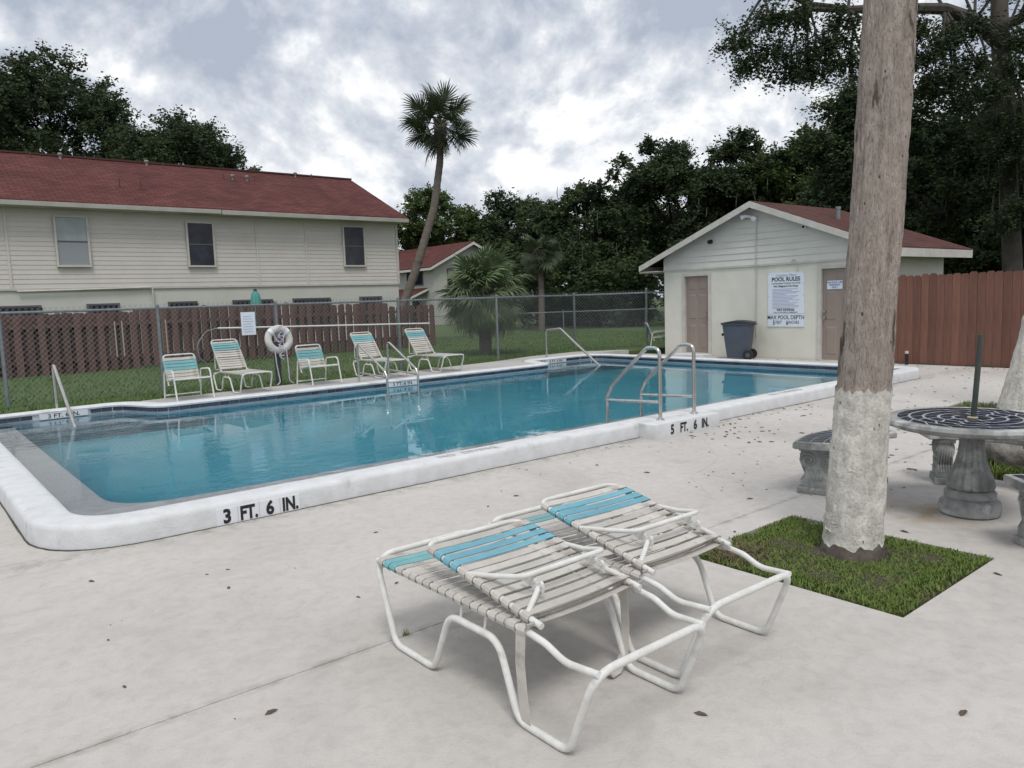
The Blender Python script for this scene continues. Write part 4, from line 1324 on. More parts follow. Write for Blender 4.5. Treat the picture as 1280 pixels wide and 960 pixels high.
def sline(par, s, y, size, m=M_ink, sx=1.0, bold=0.0, shear=0, o=(-0.0065, 0, 0), x=0.0):
    return text_mesh('lettering', s, m, par, frame_mtx((o[0], o[1] - x, y), EX, EY), size, sx=sx, bold=bold, shear=shear)


sline(sg, 'Catalina Place', 0.455, 0.085, M_inkp, sx=1.05, shear=0.3)
sline(sg, 'POOL RULES', 0.365, 0.125, sx=0.98, bold=0.003)
sline(sg, 'SHOWER BEFORE ENTERING THE WATER', 0.275, 0.042, sx=0.9)
sline(sg, 'No Lifeguard On Duty', 0.215, 0.062, sx=1.05, bold=0.001)
for q in range(15):
    ww = (0.62, 0.48, 0.66, 0.60, 0.34, 0.64, 0.58, 0.50, 0.66, 0.40, 0.62, 0.55, 0.65, 0.64, 0.44)[q]
    MB().box((-0.0062, 0.33 - ww, 0.145 - q * 0.031), (-0.0042, 0.33, 0.157 - q * 0.031)).build('print_line', M_inkp, sg)
sline(sg, 'NO DIVING', -0.315, 0.075, sx=1.1, bold=0.002)
sline(sg, 'CALL 911 IN CASE OF EMERGENCY', -0.372, 0.04, sx=0.95)
for (yy, zz) in ((0.42, 0.5), (-0.42, 0.5), (0.42, 0.0), (-0.42, 0.0), (0.42, 0.25), (-0.42, 0.25)):
    MB().tube([(-0.003, yy, zz), (-0.009, yy, zz)], 0.008, 8).build('screw', M_galv, sg)
s2 = thing('pool_depth_sign', 'white max pool depth sign directly below the pool rules board', 'sign', (SX, 9.33, 0.875))
MB().box((-0.004, -0.45, -0.145), (0.008, 0.45, 0.138)).build('panel', M_signbl, s2)
sline(s2, 'MAX POOL DEPTH', 0.06, 0.125, sx=0.86, bold=0.001)
sline(s2, '5', -0.06, 0.14, x=-0.29, sx=0.85, bold=0.002)
sline(s2, 'FEET', -0.05, 0.095, x=-0.17, sx=0.8)
sline(s2, '6', -0.06, 0.14, x=0.04, sx=0.85, bold=0.002)
sline(s2, 'INCHES', -0.05, 0.095, x=0.20, sx=0.8)
s3 = thing('door_sign', 'small white notice with blue print on the right pool house door', 'sign', (BX + 0.040, 8.22, 1.62))
MB().box((-0.003, -0.17, -0.09), (0.002, 0.17, 0.09)).build('panel', M_signbl, s3)
for q, s in enumerate(('FOR POOL USE', 'RESIDENTS', 'ONLY')):
    sline(s3, s, 0.05 - q * 0.052, 0.05, mat('blue_print', (0.05, 0.08, 0.30), 0.6), bold=0.001, o=(-0.0045, 0, 0))

# ------------------------------------------------------------------ red board fence right of the pool house
fr_ = thing('board_fence', 'red brown vertical board fence right of the pool house', 'fence', (15.66, 7.3, 0))
pk = None
y = 7.30
i = 0
while y > 0.2:
    if pk is None:
        w = 0.138
        o = MB().add([(0, 0, 0.02), (0, -w, 0.02), (0, -w, 1.72), (0, -w + 0.03, 1.755), (0, -0.03, 1.755), (0, 0, 1.72), (0.02, 0, 0.02), (0.02, -w, 0.02), (0.02, -w, 1.72), (0.02, -w + 0.03, 1.755), (0.02, -0.03, 1.755), (0.02, 0, 1.72)],
                 [(0, 5, 4, 3, 2, 1), (6, 7, 8, 9, 10, 11), (0, 1, 7, 6), (1, 2, 8, 7), (2, 3, 9, 8), (3, 4, 10, 9), (4, 5, 11, 10), (5, 0, 6, 11)]).build('board', M_fencer, fr_)
        pk = o.data
    else:
        o = link('board', pk, fr_)
    o.location = (rnd.uniform(-0.006, 0.006), y - 7.3, rnd.uniform(-0.018, 0.012))
    o.rotation_euler = (0, rnd.uniform(-0.004, 0.004), 0)
    y -= 0.1415
    i += 1
for z in (0.35, 1.0, 1.5):
    MB().box((0.03, -7.1, z), (0.07, 0.0, z + 0.09)).build('rail', M_fencer, fr_)
for k in range(4):
    MB().box((0.072, -7.0 + k * 2.3, -0.1), (0.16, -6.91 + k * 2.3, 1.7)).build('post', M_fencer, fr_)
pp = thing('standpipe', 'short dark pipe with pale cap standing against the red fence', 'pipe', (15.48, 6.62, 0))
MB().tube([(0, 0, 0), (0, 0, 0.22)], 0.032, 10).build('pipe', M_black, pp, smooth=True)
MB().tube([(0, 0, 0.22), (0, 0, 0.27)], 0.036, 10).build('cap', M_trim, pp, smooth=True)

# ------------------------------------------------------------------ chain link fence
def chain_fence(name, label, posts, h, z0, dia=0.085, barbs=True, wr=0.0024, thick=0.026, mid=None):
    t = thing(name, label, 'fence', (posts[0][0], posts[0][1], z0))
    o = Vector((posts[0][0], posts[0][1], z0))
    for (x, y, *e) in posts:
        hh = h + (e[0] if e else 0)
        mb = MB().tube([Vector((x, y, z0 - 0.1)) - o, Vector((x, y, z0 + hh + 0.01)) - o], thick * 1.15, 10)
        mb.lathe([(thick * 1.3, 0), (thick * 1.2, 0.03), (0.005, 0.05)], Vector((x, y, z0 + hh + 0.005)) - o, 10)
        mb.build('post', M_galv, t, smooth=True)
    wv = MB()
    for k in range(len(posts) - 1):
        a, b = Vector((*posts[k][:2], z0)) - o, Vector((*posts[k + 1][:2], z0)) - o
        MB().tube([a + Vector((0, 0, h - 0.02)), b + Vector((0, 0, h - 0.02))], thick * 0.82, 8).build('top_rail', M_galv, t, smooth=True)
        u = b - a
        Ln = u.length
        u.normalize()
        off = Vector((u.y, -u.x, 0)) * thick
        top = h + (0.055 if barbs else 0)
        n = int((Ln + top) / dia) + 1
        for q in range(-int(top / dia) - 1, n):
            for sg_ in (1, -1):
                s0 = q * dia
                # line s = s0 + sg*z  (45 degree wires), clipped to the panel
                if sg_ > 0:
                    za, zb = max(0.03, -s0), min(top, Ln - s0)
                    pa, pb = s0 + za, s0 + zb
                else:
                    s1 = s0 + top
                    za, zb = max(0.03, s1 - Ln), min(top, s1)
                    pa, pb = s1 - za, s1 - zb
                if zb - za < 0.02:
                    continue
                wv.tube([a + u * pa + Vector((0, 0, za)) + off, a + u * pb + Vector((0, 0, zb)) + off], wr, 3, cap=False)
        if mid:
            MB().tube([a + Vector((0, 0, mid)), b + Vector((0, 0, mid))], thick * 0.5, 6).build('mid_rail', M_galv, t, smooth=True)
    ob = wv.build('wire_mesh', M_wire, t)
    tag(ob, kind='stuff')
    return t


chain_fence('chain_link_fence', 'tall grey chain link fence along the lawn behind the far lounge chairs',
            [(-3.4, 14.45), (-1.0, 14.42), (1.42, 14.40), (3.76, 14.38), (5.92, 14.40), (8.70, 14.45), (11.55, 14.60), (15.0, 15.45), (16.05, 13.72, 0.06), (16.15, 12.95)], 1.53, 0.10)
chain_fence('low_chain_link_fence', 'lower far chain link fence in front of the dark woods', [(12.6, 27.6), (15.0, 25.5), (17.4, 23.4), (20.0, 21.2), (22.4, 19.2), (25.5, 16.6)], 1.05, 0.0, dia=0.12, barbs=False, wr=0.0022, thick=0.02)

# ------------------------------------------------------------------ dark shadowbox fence in front of the house
df = thing('privacy_fence', 'dark brown shadowbox board fence in front of the beige house', 'fence', (-3.0, 21.5, 0.10))
pk = None
x = 0.0
i = 0
while x < 17.3:
    if pk is None:
        o = MB().add([(0, 0, 0), (0.15, 0, 0), (0.15, 0, 1.46), (0.12, 0, 1.50), (0.03, 0, 1.50), (0, 0, 1.46), (0, 0.02, 0), (0.15, 0.02, 0), (0.15, 0.02, 1.46), (0.12, 0.02, 1.50), (0.03, 0.02, 1.50), (0, 0.02, 1.46)],
                 [(0, 1, 2, 3, 4, 5), (11, 10, 9, 8, 7, 6), (0, 6, 7, 1), (1, 7, 8, 2), (2, 8, 9, 3), (3, 9, 10, 4), (4, 10, 11, 5), (5, 11, 6, 0)]).build('board', M_fenced, df)
        pk = o.data
    else:
        o = link('board', pk, df)
    o.location = (x, 0.0 if i % 2 == 0 else 0.13, rnd.uniform(-0.02, 0.02) + (0.06 if 8 < x < 13.2 else 0) - (0.12 if x > 15.6 else 0))
    o.rotation_euler = (0, rnd.uniform(-0.006, 0.006), 0)
    x += 0.128
    i += 1
for z in (0.3, 1.15):
    MB().box((0, 0.035, z), (17.3, 0.115, z + 0.09)).build('rail', M_fenced, df)
for xx in (7.55, 7.72, 8.62, 8.78):
    MB().box((xx, -0.02, 0.35), (xx + 0.03, -0.002, 1.25)).build('gate_trim', M_woodp, df)
for k in range(8):
    MB().box((0.4 + k * 2.35, 0.04, -0.2), (0.5 + k * 2.35, 0.12, 1.5 + (0.1 if k in (4, 5) else 0))).build('post', M_fenced, df)

# ------------------------------------------------------------------ long two storey house
HY = 28.0
M_gutter = mat('grey_gutter', (0.40, 0.385, 0.35), 0.6, var=(0.33, 0.32, 0.29), vscale=2)
HX0, HX1 = -9.0, 16.95
hs = thing('beige_house', 'long two storey house with beige siding and red shingle roof', 'building', (HX1, HY, 0))


def HV(x, y, z):
    return (x - HX1, y - HY, z)


MB().box(HV(HX0, HY, -0.2), HV(HX1 - 0.02, HY + 8.4, 2.42)).build('ground_storey_wall', M_stucco, hs)
MB().box(HV(HX0, HY + 0.02, 2.42), HV(HX1 - 0.02, HY + 8.4, 4.95)).build('upper_wall', M_siding, hs)
joints = [HX0, 3.17, 10.95, 12.88, HX1]
z = 2.42
zs_top = 4.90
nrow = 17
dz = (zs_top - z) / nrow
for r_ in range(nrow):
    za, zb = z + r_ * dz, z + (r_ + 1) * dz
    for k in range(4):
        a, b = joints[k] + (0.035 if k else 0), joints[k + 1] - 0.035
        MB().add([HV(a, HY - 0.026, za), HV(b, HY - 0.026, za), HV(b, HY - 0.014, zb + 0.006), HV(a, HY - 0.014, zb + 0.006), HV(a, HY + 0.019, za), HV(b, HY + 0.019, za), HV(b, HY + 0.019, zb + 0.006), HV(a, HY + 0.019, zb + 0.006)],
                 [(0, 1, 2, 3), (7, 6, 5, 4), (4, 5, 1, 0), (5, 6, 2, 1), (6, 7, 3, 2), (7, 4, 0, 3)]).build('siding_board', M_siding, hs)
for xj in joints[1:4]:
    MB().box(HV(xj - 0.035, HY - 0.052, 2.40), HV(xj + 0.035, HY + 0.01, 4.90)).build('joint_strip', M_siding, hs)
MB().box(HV(HX1 - 0.07, HY - 0.056, 2.40), HV(HX1 + 0.03, HY + 0.03, 4.90)).build('corner_board', M_trim, hs)
MB().box(HV(HX0, HY - 0.05, 2.36), HV(HX1 - 0.05, HY - 0.002, 2.415)).build('base_trim', M_trim, hs)
# roof
RY, RZ, EZ = 32.2, 7.30, 5.08
for (ye, s) in ((27.45, -1), (36.95, 1)):
    v = [HV(HX0 - 0.4, RY, RZ), HV(17.2, RY, RZ), HV(17.2, ye, EZ), HV(HX0 - 0.4, ye, EZ)]
    v += [(p[0], p[1], p[2] - 0.05) for p in v]
    ln = math.hypot(ye - RY, EZ - RZ)
    W_ = 17.2 - HX0 + 0.4
    MB().add(v, [(0, 1, 2, 3), (7, 6, 5, 4), (0, 4, 5, 1), (1, 5, 6, 2), (2, 6, 7, 3), (3, 7, 4, 0)]).build('roof_slope', M_sh2, hs, uvs=[(0, 0), (W_, 0), (W_, ln), (0, ln)] * 2)
MB().box(HV(HX0 - 0.4, RY - 0.13, RZ - 0.03), HV(17.2, RY + 0.13, RZ + 0.035)).build('ridge_cap', mat('ridge_dark', (0.07, 0.028, 0.026), 0.9), hs)
MB().box(HV(HX0 - 0.4, 27.40, 4.90), HV(9.55, 27.47, 5.045)).build('gutter', M_gutter, hs, bevel=0.012)
MB().box(HV(9.57, 27.38, 4.88), HV(17.22, 27.47, 5.035)).build('gutter', M_gutter, hs, bevel=0.012)
MB().box(HV(HX0 - 0.4, 27.47, 4.895), HV(17.15, HY + 0.05, 4.93)).build('soffit', M_trim, hs)
MB().add([HV(HX1 - 0.02, HY, 4.9), HV(HX1 - 0.02, HY + 8.4, 4.9), HV(HX1 - 0.02, RY, 7.2), HV(HX1 - 0.2, HY, 4.9), HV(HX1 - 0.2, HY + 8.4, 4.9), HV(HX1 - 0.2, RY, 7.2)], [(0, 1, 2), (3, 5, 4), (0, 2, 5, 3), (1, 4, 5, 2), (0, 3, 4, 1)]).build('gable_wall', M_siding, hs)


def house_window(par, V, x0, x1, z0, z1, y, pane_m, fr=0.06, split=0.5, fm=M_trim, lower=None):
    w = MB()
    w.box(V(x0, y - 0.10, z0), V(x0 + fr, y, z1))
    w.box(V(x1 - fr, y - 0.10, z0), V(x1, y, z1))
    w.box(V(x0 + fr, y - 0.098, z1 - fr), V(x1 - fr, y, z1 - 0.001))
    w.box(V(x0 + fr, y - 0.098, z0 + 0.001), V(x1 - fr, y, z0 + fr))
    f = w.build('window', fm, par)
    zm = z0 + (z1 - z0) * split
    MB().box(V(x0 + fr, y - 0.075, zm - 0.02), V(x1 - fr, y - 0.035, zm + 0.02)).build('sash_bar', mat('dark_sash', (0.10, 0.10, 0.10), 0.6), f)
    MB().box(V(x0 + fr, y - 0.062, zm + 0.021), V(x1 - fr, y - 0.05, z1 - fr)).build('pane', pane_m, f)
    MB().box(V(x0 + fr, y - 0.060, z0 + fr), V(x1 - fr, y - 0.048, zm - 0.021)).build('pane', lower or pane_m, f)
    return f


house_window(hs, HV, 4.44, 5.42, 3.08, 4.70, HY - 0.03, M_blind, lower=mat('grey_blind', (0.26, 0.28, 0.30), 0.25))
house_window(hs, HV, 8.44, 9.40, 3.08, 4.66, HY - 0.03, M_glass)
house_window(hs, HV, 14.42, 15.40, 3.10, 4.72, HY - 0.03, M_glass, lower=M_glass)
for (a, b, bars) in ((2.2, 3.9, 1), (5.17, 6.15, 0), (7.68, 8.65, 1), (9.9, 11.4, 1), (12.2, 13.75, 1), (15.05, 16.06, 0)):
    f = house_window(hs, HV, a, b, 0.7, 1.90, HY - 0.005, M_glass, fm=mat('dark_sash', (0.10, 0.10, 0.10), 0.6))
    if bars:
        gb = MB()
        nb = int((b - a) / 0.13)
        for q in range(nb + 1):
            gb.tube([HV(a + (b - a) * q / nb, HY - 0.13, 0.75), HV(a + (b - a) * q / nb, HY - 0.13, 1.83)], 0.012, 6)
        gb.tube([HV(a, HY - 0.13, 1.80), HV(b, HY - 0.13, 1.80)], 0.014, 6)
        gb.build('window_bars', M_black, f)
# roof pipes and vents on the front slope
def roof_z(y):
    return RZ + (y - RY) * (RZ - EZ) / (RY - 27.45)
for (x, y, kind) in ((4.55, 31.7, 0), (5.5, 31.9, 1), (8.4, 31.9, 1), (8.95, 31.7, 0), (6.75, 29.15, 2), (7.43, 29.15, 2), (10.95, 30.9, 0), (11.3, 30.9, 1), (11.88, 30.9, 1), (12.2, 30.9, 0), (14.4, 31.9, 1), (15.1, 31.8, 0)):
    z = roof_z(y)
    if kind == 1:
        mb = MB().tube([HV(x, y, z - 0.1), HV(x, y, z + 0.11)], 0.05, 10)
        mb.lathe([(0.04, 0.08), (0.08, 0.10), (0.09, 0.16), (0.06, 0.20), (0.0, 0.215)], HV(x, y, z), 12)
        mb.build('roof_vent', mat('vent_metal', (0.25, 0.235, 0.22), 0.5, metallic=0.5), hs, smooth=True)
    else:
        MB().tube([HV(x, y, z - 0.1), HV(x, y, z + (0.22 if kind == 0 else 0.30))], 0.022, 8).build('vent_pipe', mat('pipe_red', (0.10, 0.045, 0.04), 0.8), hs, smooth=True)
        if kind == 2:
            MB().box(HV(x - 0.15, y - 0.14, roof_z(y - 0.14) + 0.002), HV(x + 0.15, y - 0.10, roof_z(y - 0.10) + 0.015)).build('flashing', mat('pipe_red', (0.10, 0.045, 0.04), 0.8), hs)
MB().tube(fillet([HV(3.3, HY - 0.10, 2.33), HV(4.6, HY - 0.10, 2.35), HV(7.2, HY - 0.10, 2.40), HV(7.2, HY - 0.10, 1.7)], 0.04, 4), 0.028, 8).build('wall_pipe', M_trim, hs, smooth=True)
tu = thing('closed_umbrella', 'closed teal patio umbrella standing behind the dark fence', 'umbrella', (8.93, 23.2, 0.1))
MB().tube([(0, 0, 0), (0, 0, 2.0)], 0.022, 8).build('pole', M_woodp, tu, smooth=True)
MB().lathe([(0.10, 0.85), (0.16, 0.95), (0.17, 1.15), (0.12, 1.30), (0.15, 1.45), (0.13, 1.75), (0.10, 1.92), (0.05, 2.0)], n=20, rmod=lambda a, i, z: 1 + 0.18 * math.sin(a * 6 + z * 2)).build('canopy', M_teal, tu, smooth=True)
MB().lathe([(0.06, 1.98), (0.05, 2.04), (0.01, 2.06)], n=10).build('cap', M_black, tu, smooth=True)

# ------------------------------------------------------------------ second house, farther back
H2 = thing('far_house', 'white gabled house with red roof seen beyond the leaning palm', 'building', (31.15, 42.0, 0))
M_fw = mat('far_white_siding', (0.50, 0.50, 0.47), 0.7, var=(0.46, 0.46, 0.43), vscale=1)
M_ft = mat('far_trim', (0.62, 0.61, 0.58), 0.6)
HWD = 3.1
MB().add([(-HWD, 0, -0.3), (HWD, 0, -0.3), (HWD, 0, 4.0), (0, 0, 5.45), (-HWD, 0, 4.0), (-HWD, 12, -0.3), (HWD, 12, -0.3), (HWD, 12, 4.0), (0, 12, 5.45), (-HWD, 12, 4.0)],
         [(0, 1, 2, 3, 4), (9, 8, 7, 6, 5), (1, 6, 7, 2), (4, 9, 5, 0)]).build('wall', M_fw, H2)
for sx in (-1, 1):
    xe = sx * (HWD + 0.45)
    v = [(0, -0.4, 5.60), (0, 12.4, 5.60), (xe, 12.4, 3.88), (xe, -0.4, 3.88)]
    v += [(p[0], p[1], p[2] - 0.06) for p in v]
    MB().add(v, [(0, 1, 2, 3), (7, 6, 5, 4), (0, 4, 5, 1), (1, 5, 6, 2), (2, 6, 7, 3), (3, 7, 4, 0)]).build('roof_slope', M_sh2, H2, uvs=[(0, 0), (12.8, 0), (12.8, 3.6), (0, 3.6)] * 2)
    MB().add([(0, -0.43, 5.54), (xe, -0.43, 3.82), (xe, -0.43, 3.66), (0, -0.43, 5.36), (0, -0.39, 5.54), (xe, -0.39, 3.82), (xe, -0.39, 3.66), (0, -0.39, 5.36)],
             [(0, 1, 2, 3), (7, 6, 5, 4), (0, 4, 5, 1), (1, 5, 6, 2), (2, 6, 7, 3)]).build('rake_board', M_ft, H2)
    MB().box((xe - 0.02, -0.38, 3.66), (xe + 0.02, 12.4, 3.81)).build('fascia', M_ft, H2)
MB().add([(-HWD, 0.6, 2.55), (-HWD, 7, 2.55), (-HWD - 1.5, 7, 1.95), (-HWD - 1.5, 0.6, 1.95), (-HWD, 0.6, 2.43), (-HWD, 7, 2.43), (-HWD - 1.5, 7, 1.83), (-HWD - 1.5, 0.6, 1.83)],
         [(0, 1, 2, 3), (7, 6, 5, 4), (2, 6, 7, 3), (3, 7, 4, 0)]).build('porch_roof', M_sh2, H2, uvs=[(0, 0), (6, 0), (6, 1.6), (0, 1.6)] * 2)
MB().add([(-HWD, 0.56, 2.53), (-HWD - 1.52, 0.56, 1.93), (-HWD - 1.52, 0.56, 1.80), (-HWD, 0.56, 2.40), (-HWD, 0.6, 2.53), (-HWD - 1.52, 0.6, 1.93), (-HWD - 1.52, 0.6, 1.80), (-HWD, 0.6, 2.40)],
         [(0, 1, 2, 3), (7, 6, 5, 4), (0, 4, 5, 1), (1, 5, 6, 2), (2, 6, 7, 3)]).build('rake_board', M_ft, H2)
for yy in (0.75, 3.4, 6.2):
    MB().box((-HWD - 1.35, yy, -0.3), (-HWD - 1.22, yy + 0.13, 1.9)).build('porch_post', M_ft, H2)
M_ds = mat('dark_sash', (0.10, 0.10, 0.10), 0.6)
M_gb = mat('grey_blind', (0.26, 0.28, 0.30), 0.25)
f = MB().box((-2.0, -0.05, 2.55), (-0.95, -0.002, 3.78)).build('window', M_ds, H2)
MB().box((-1.94, -0.06, 2.61), (-1.01, -0.048, 3.12)).build('pane', M_glass, f)
MB().box((-1.94, -0.06, 3.18), (-1.01, -0.048, 3.69)).build('pane', M_gb, f)
for (a, b, c, d_) in ((1.2, 3.2, 2.75, 3.7), (1.4, 3.0, 0.0, 1.75)):
    f = MB().box((-HWD - 0.05, a, c), (-HWD - 0.002, b, d_)).build('window', M_ds, H2)
    MB().box((-HWD - 0.06, a + 0.06, c + 0.06), (-HWD - 0.048, (a + b) / 2 - 0.03, d_ - 0.06)).build('pane', M_glass, f)
    MB().box((-HWD - 0.06, (a + b) / 2 + 0.03, c + 0.06), (-HWD - 0.048, b - 0.06, d_ - 0.06)).build('pane', M_glass, f)

# ------------------------------------------------------------------ trees
def unit(n):
    v = rng.normal(size=(n, 3))
    return v / np.linalg.norm(v, axis=1, keepdims=True)


def leaf_cloud(cs, rs, per, size, flat=0.75, shell=2.4, aspect=0.45, droop=0.0):
    cs = np.asarray(cs, float); rs = np.asarray(rs, float)
    cnt = np.maximum(8, (per * (rs / rs.mean()) ** 2)).astype(int)
    C = np.repeat(cs, cnt, axis=0); RR = np.repeat(rs, cnt)
    n = len(C)
    d = unit(n)
    # leaves gather on twig ends: every clump has a limited set of directions
    K = 42
    tw = unit(len(cs) * K).reshape(len(cs), K, 3)
    ci = np.repeat(np.arange(len(cs)), cnt)
    d = tw[ci, rng.integers(0, K, n)] * 1.0 + 0.20 * d
    rad = rng.uniform(0.30, 1.0, n) ** (1 / shell * 1.6)
    # lumpy, uneven clump surface
    lump = 0.80 + 0.36 * np.sin(d[:, 0] * 5.1 + C[:, 1] * 3) * np.cos(d[:, 1] * 4.3 + C[:, 0] * 2) + 0.07 * rng.normal(size=n)
    P = C + d * (RR * rad * np.clip(lump, 0.3, 1.22))[:, None] * np.array([1, 1, flat])
    P[:, 2] -= droop * rng.random(n) * RR
    a = unit(n); a[:, 2] *= 0.6
    b = np.cross(a, unit(n)); b /= np.linalg.norm(b, axis=1, keepdims=True) + 1e-9
    s = size * rng.uniform(0.55, 1.35, n)
    A = a * (s * 0.5)[:, None]; B = b * (s * 0.5 * aspect)[:, None]
    V = np.stack([P - A, P + B, P + A, P - B], axis=1).reshape(-1, 3)
    F = np.arange(4 * n).reshape(-1, 4)
    return V, F


def clumps_in(center, rad, n, cr, seed, low=-0.8):
    r_ = np.random.default_rng(seed)
    out, rr = [], []
    while len(out) < n:
        d = r_.normal(size=3); d /= np.linalg.norm(d)
        if d[2] < low:
            continue
        k = r_.uniform(0.35, 1.0) ** 0.6
        out.append(np.array(center) + d * np.array(rad) * k)
        rr.append(cr * r_.uniform(0.65, 1.25))
    return np.array(out), np.array(rr)


def tree(name, label, base, center, rad, n, cr, per, size, m, seed, trunk_r=0.3, group=None, bark=None, limbs=6, extra=None, flat=0.75, droop=0.0):
    t = thing(name, label, 'tree', base, 0, group)
    B = np.array(base, float)
    cs, rs = clumps_in(np.array(center) - B, rad, int(n * 1.45), cr * 1.12, seed)
    if extra is not None:
        cs = np.vstack([cs, np.array([np.array(e[:3]) - B for e in extra])]); rs = np.concatenate([rs, [e[3] for e in extra]])
    tr = MB()
    c = Vector(np.array(center) - B)
    top = Vector((c.x, c.y, c.z - rad[2] * 0.2))
    pts = [Vector((0, 0, -0.2)), Vector((top.x * 0.1 + 0.1, top.y * 0.1, top.z * 0.35)), Vector((top.x * 0.55, top.y * 0.55 + 0.1, top.z * 0.7)), top]
    fp = fillet(pts, 1.0, 4)
    tr.tube(fp, [trunk_r * (1.15 - 0.75 * k / (len(fp) - 1)) for k in range(len(fp))], 9)
    q = np.random.default_rng(seed + 5)
    for i in q.permutation(len(cs))[:limbs]:
        p = Vector(cs[i])
        s = pts[2].lerp(top, q.uniform(0, 1))
        mid = s.lerp(p, 0.5) + Vector((q.normal() * 0.3, q.normal() * 0.3, 0.35))
        tr.tube([s, mid, p], [trunk_r * 0.42, trunk_r * 0.26, trunk_r * 0.08], 6)
    tr.build('trunk', bark or M_bark, t, smooth=True)
    V, F = leaf_cloud(cs, rs, per * 1.15, size * 0.70, flat=flat, droop=droop)
    np_mesh('crown', V, F, m, t)
    return t


GW = 'trees of the woods behind the pool house'
tree('oak_tree', 'tall dark oak above the left end of the beige house roof', (11, 61, 0), (10.8, 61.0, 13.6), (7.0, 5, 5.2), 46, 1.75, 1100, 0.40, M_oak1, 21, 0.45, extra=[(8, 62.5, 12.2, 1.9), (10.5, 61, 11.6, 1.9), (12.5, 59, 11.8, 1.8), (6, 64, 12.5, 2.0), (14.2, 57.8, 12.0, 1.5), (9.5, 61.7, 14.2, 2.2), (8.5, 62.5, 13.5, 2.2), (10.8, 60.8, 13.2, 2.0), (11.5, 60.3, 14.5, 2.0)])
tree('oak_tree', 'lower dark oak behind the middle of the beige house roof', (16, 53.5, 0), (15.9, 53.5, 10.9), (4.4, 4, 3.0), 38, 1.35, 1000, 0.34, M_oak1, 33, 0.4,
     extra=[(19.3, 50.6, 10.6, 1.3), (20.0, 50.0, 10.0, 1.1), (18.6, 51.2, 11.4, 1.1), (20.6, 49.5, 9.6, 0.9), (12.6, 56.4, 11, 1.5)])
tree('broadleaf_tree', 'lighter green tree rising behind the white gabled house', (34.7, 50.5, 0), (34.7, 50.5, 7.3), (3.3, 3, 3.0), 30, 1.15, 900, 0.38, M_oak2, 41, 0.3)
tree('broadleaf_tree', 'dark round tree right of the leaning palm, above the far lawn', (38.6, 45.5, 0), (38.6, 45.3, 6.0), (3.7, 3.5, 4.0), 36, 1.25, 900, 0.38, M_oak3, 47, 0.3)
tree('broadleaf_tree', 'dark tree left of the pool house with a ragged top', (36.4, 35.7, 0), (36.4, 35.7, 5.2), (3.0, 3, 3.9), 34, 1.05, 900, 0.34, M_oak3, 52, 0.3)
tree('broadleaf_tree', 'tall leafy tree standing above the left eave of the pool house', (34.2, 27.3, 0), (34.1, 27.3, 6.3), (3.0, 3, 3.7), 40, 1.0, 950, 0.30, M_oak3, 57, 0.3, extra=[(32.4, 29.3, 8.9, 0.7), (32.0, 29.6, 8.3, 0.6), (33.2, 28.3, 9.6, 0.6)])
tree('broadleaf_tree', 'dark rounded tree directly behind the pool house ridge', (35.5, 23.6, 0), (35.5, 23.6, 6.8), (2.1, 2.4, 3.1), 32, 0.9, 900, 0.28, M_oak3, 63, 0.3)
tree('broadleaf_tree', 'yellowish green tree between the pool house and the thick palm trunk', (36.6, 20.6, 0), (36.6, 20.5, 6.3), (2.4, 2.4, 2.9), 32, 0.9, 900, 0.28, M_oak2, 68, 0.3)
tree('broadleaf_tree', 'tall dark vine covered tree just left of the thick palm trunk', (32.9, 16.7, 0), (32.9, 16.6, 6.2), (1.9, 2.0, 4.0), 36, 0.85, 900, 0.25, M_oak3, 74, 0.3)
tree('broadleaf_tree', 'massive dark tree right of the thick palm trunk', (32.9, 12.8, 0), (32.8, 12.8, 5.2), (3.0, 3.2, 4.6), 60, 1.0, 900, 0.25, M_oak3, 79, 0.35)
tree('broadleaf_tree', 'dark tree at the right edge above the red fence', (31.8, 9.2, 0), (31.9, 9.0, 4.6), (2.2, 2.8, 3.9), 50, 0.95, 900, 0.25, M_oak3, 84, 0.3)
tree('broadleaf_tree', 'dark tree in the second row behind the pool house', (42, 27, 0), (42, 27, 5.0), (5, 5, 4.2), 40, 1.6, 800, 0.42, M_oak3, 91, 0.3)
tree('broadleaf_tree', 'dark tree in the second row behind the thick palm trunk', (41, 16, 0), (41, 16, 5.5), (5, 5, 4.8), 44, 1.6, 800, 0.42, M_oak3, 95, 0.3)
tree('broadleaf_tree', 'dark tree in the second row behind the far lawn', (47, 41, 0), (47, 41, 5.0), (6, 5, 4.2), 40, 1.7, 800, 0.45, M_oak3, 99, 0.3)

# the big oak whose branch hangs in from the upper right
ok = thing('oak_tree', 'large oak with grey trunk, its branches hanging in from the upper right', 'tree', (28.7, 8.9, 0))
OB = Vector((28.7, 8.9, 0))
tk = MB()
tp = [Vector(p) - OB for p in ((28.72, 8.93, -0.2), (28.76, 8.99, 1.75), (28.92, 9.21, 4.23), (29.12, 9.53, 7.63), (29.2, 9.76, 9.72), (29.41, 9.95, 12.33))]
tk.tube(tp, [0.36, 0.30, 0.28, 0.30, 0.28, 0.2], 12)
L1 = [Vector(p) - OB for p in ((29.15, 9.7, 9.3), (27.46, 9.9, 9.80), (26.18, 10.31, 10.0), (25.05, 11.26, 10.08), (23.9, 12.2, 10.08), (22.97, 12.99, 10.3), (22.06, 13.81, 10.83))]
tk.tube(L1, [0.24, 0.21, 0.18, 0.15, 0.12, 0.08, 0.03], 8)
tk.tube([Vector(p) - OB for p in ((23.9, 12.2, 10.08), (22.96, 12.99, 10.15), (22.17, 13.6, 9.9), (21.2, 14.1, 9.3))], [0.1, 0.08, 0.05, 0.02], 7)
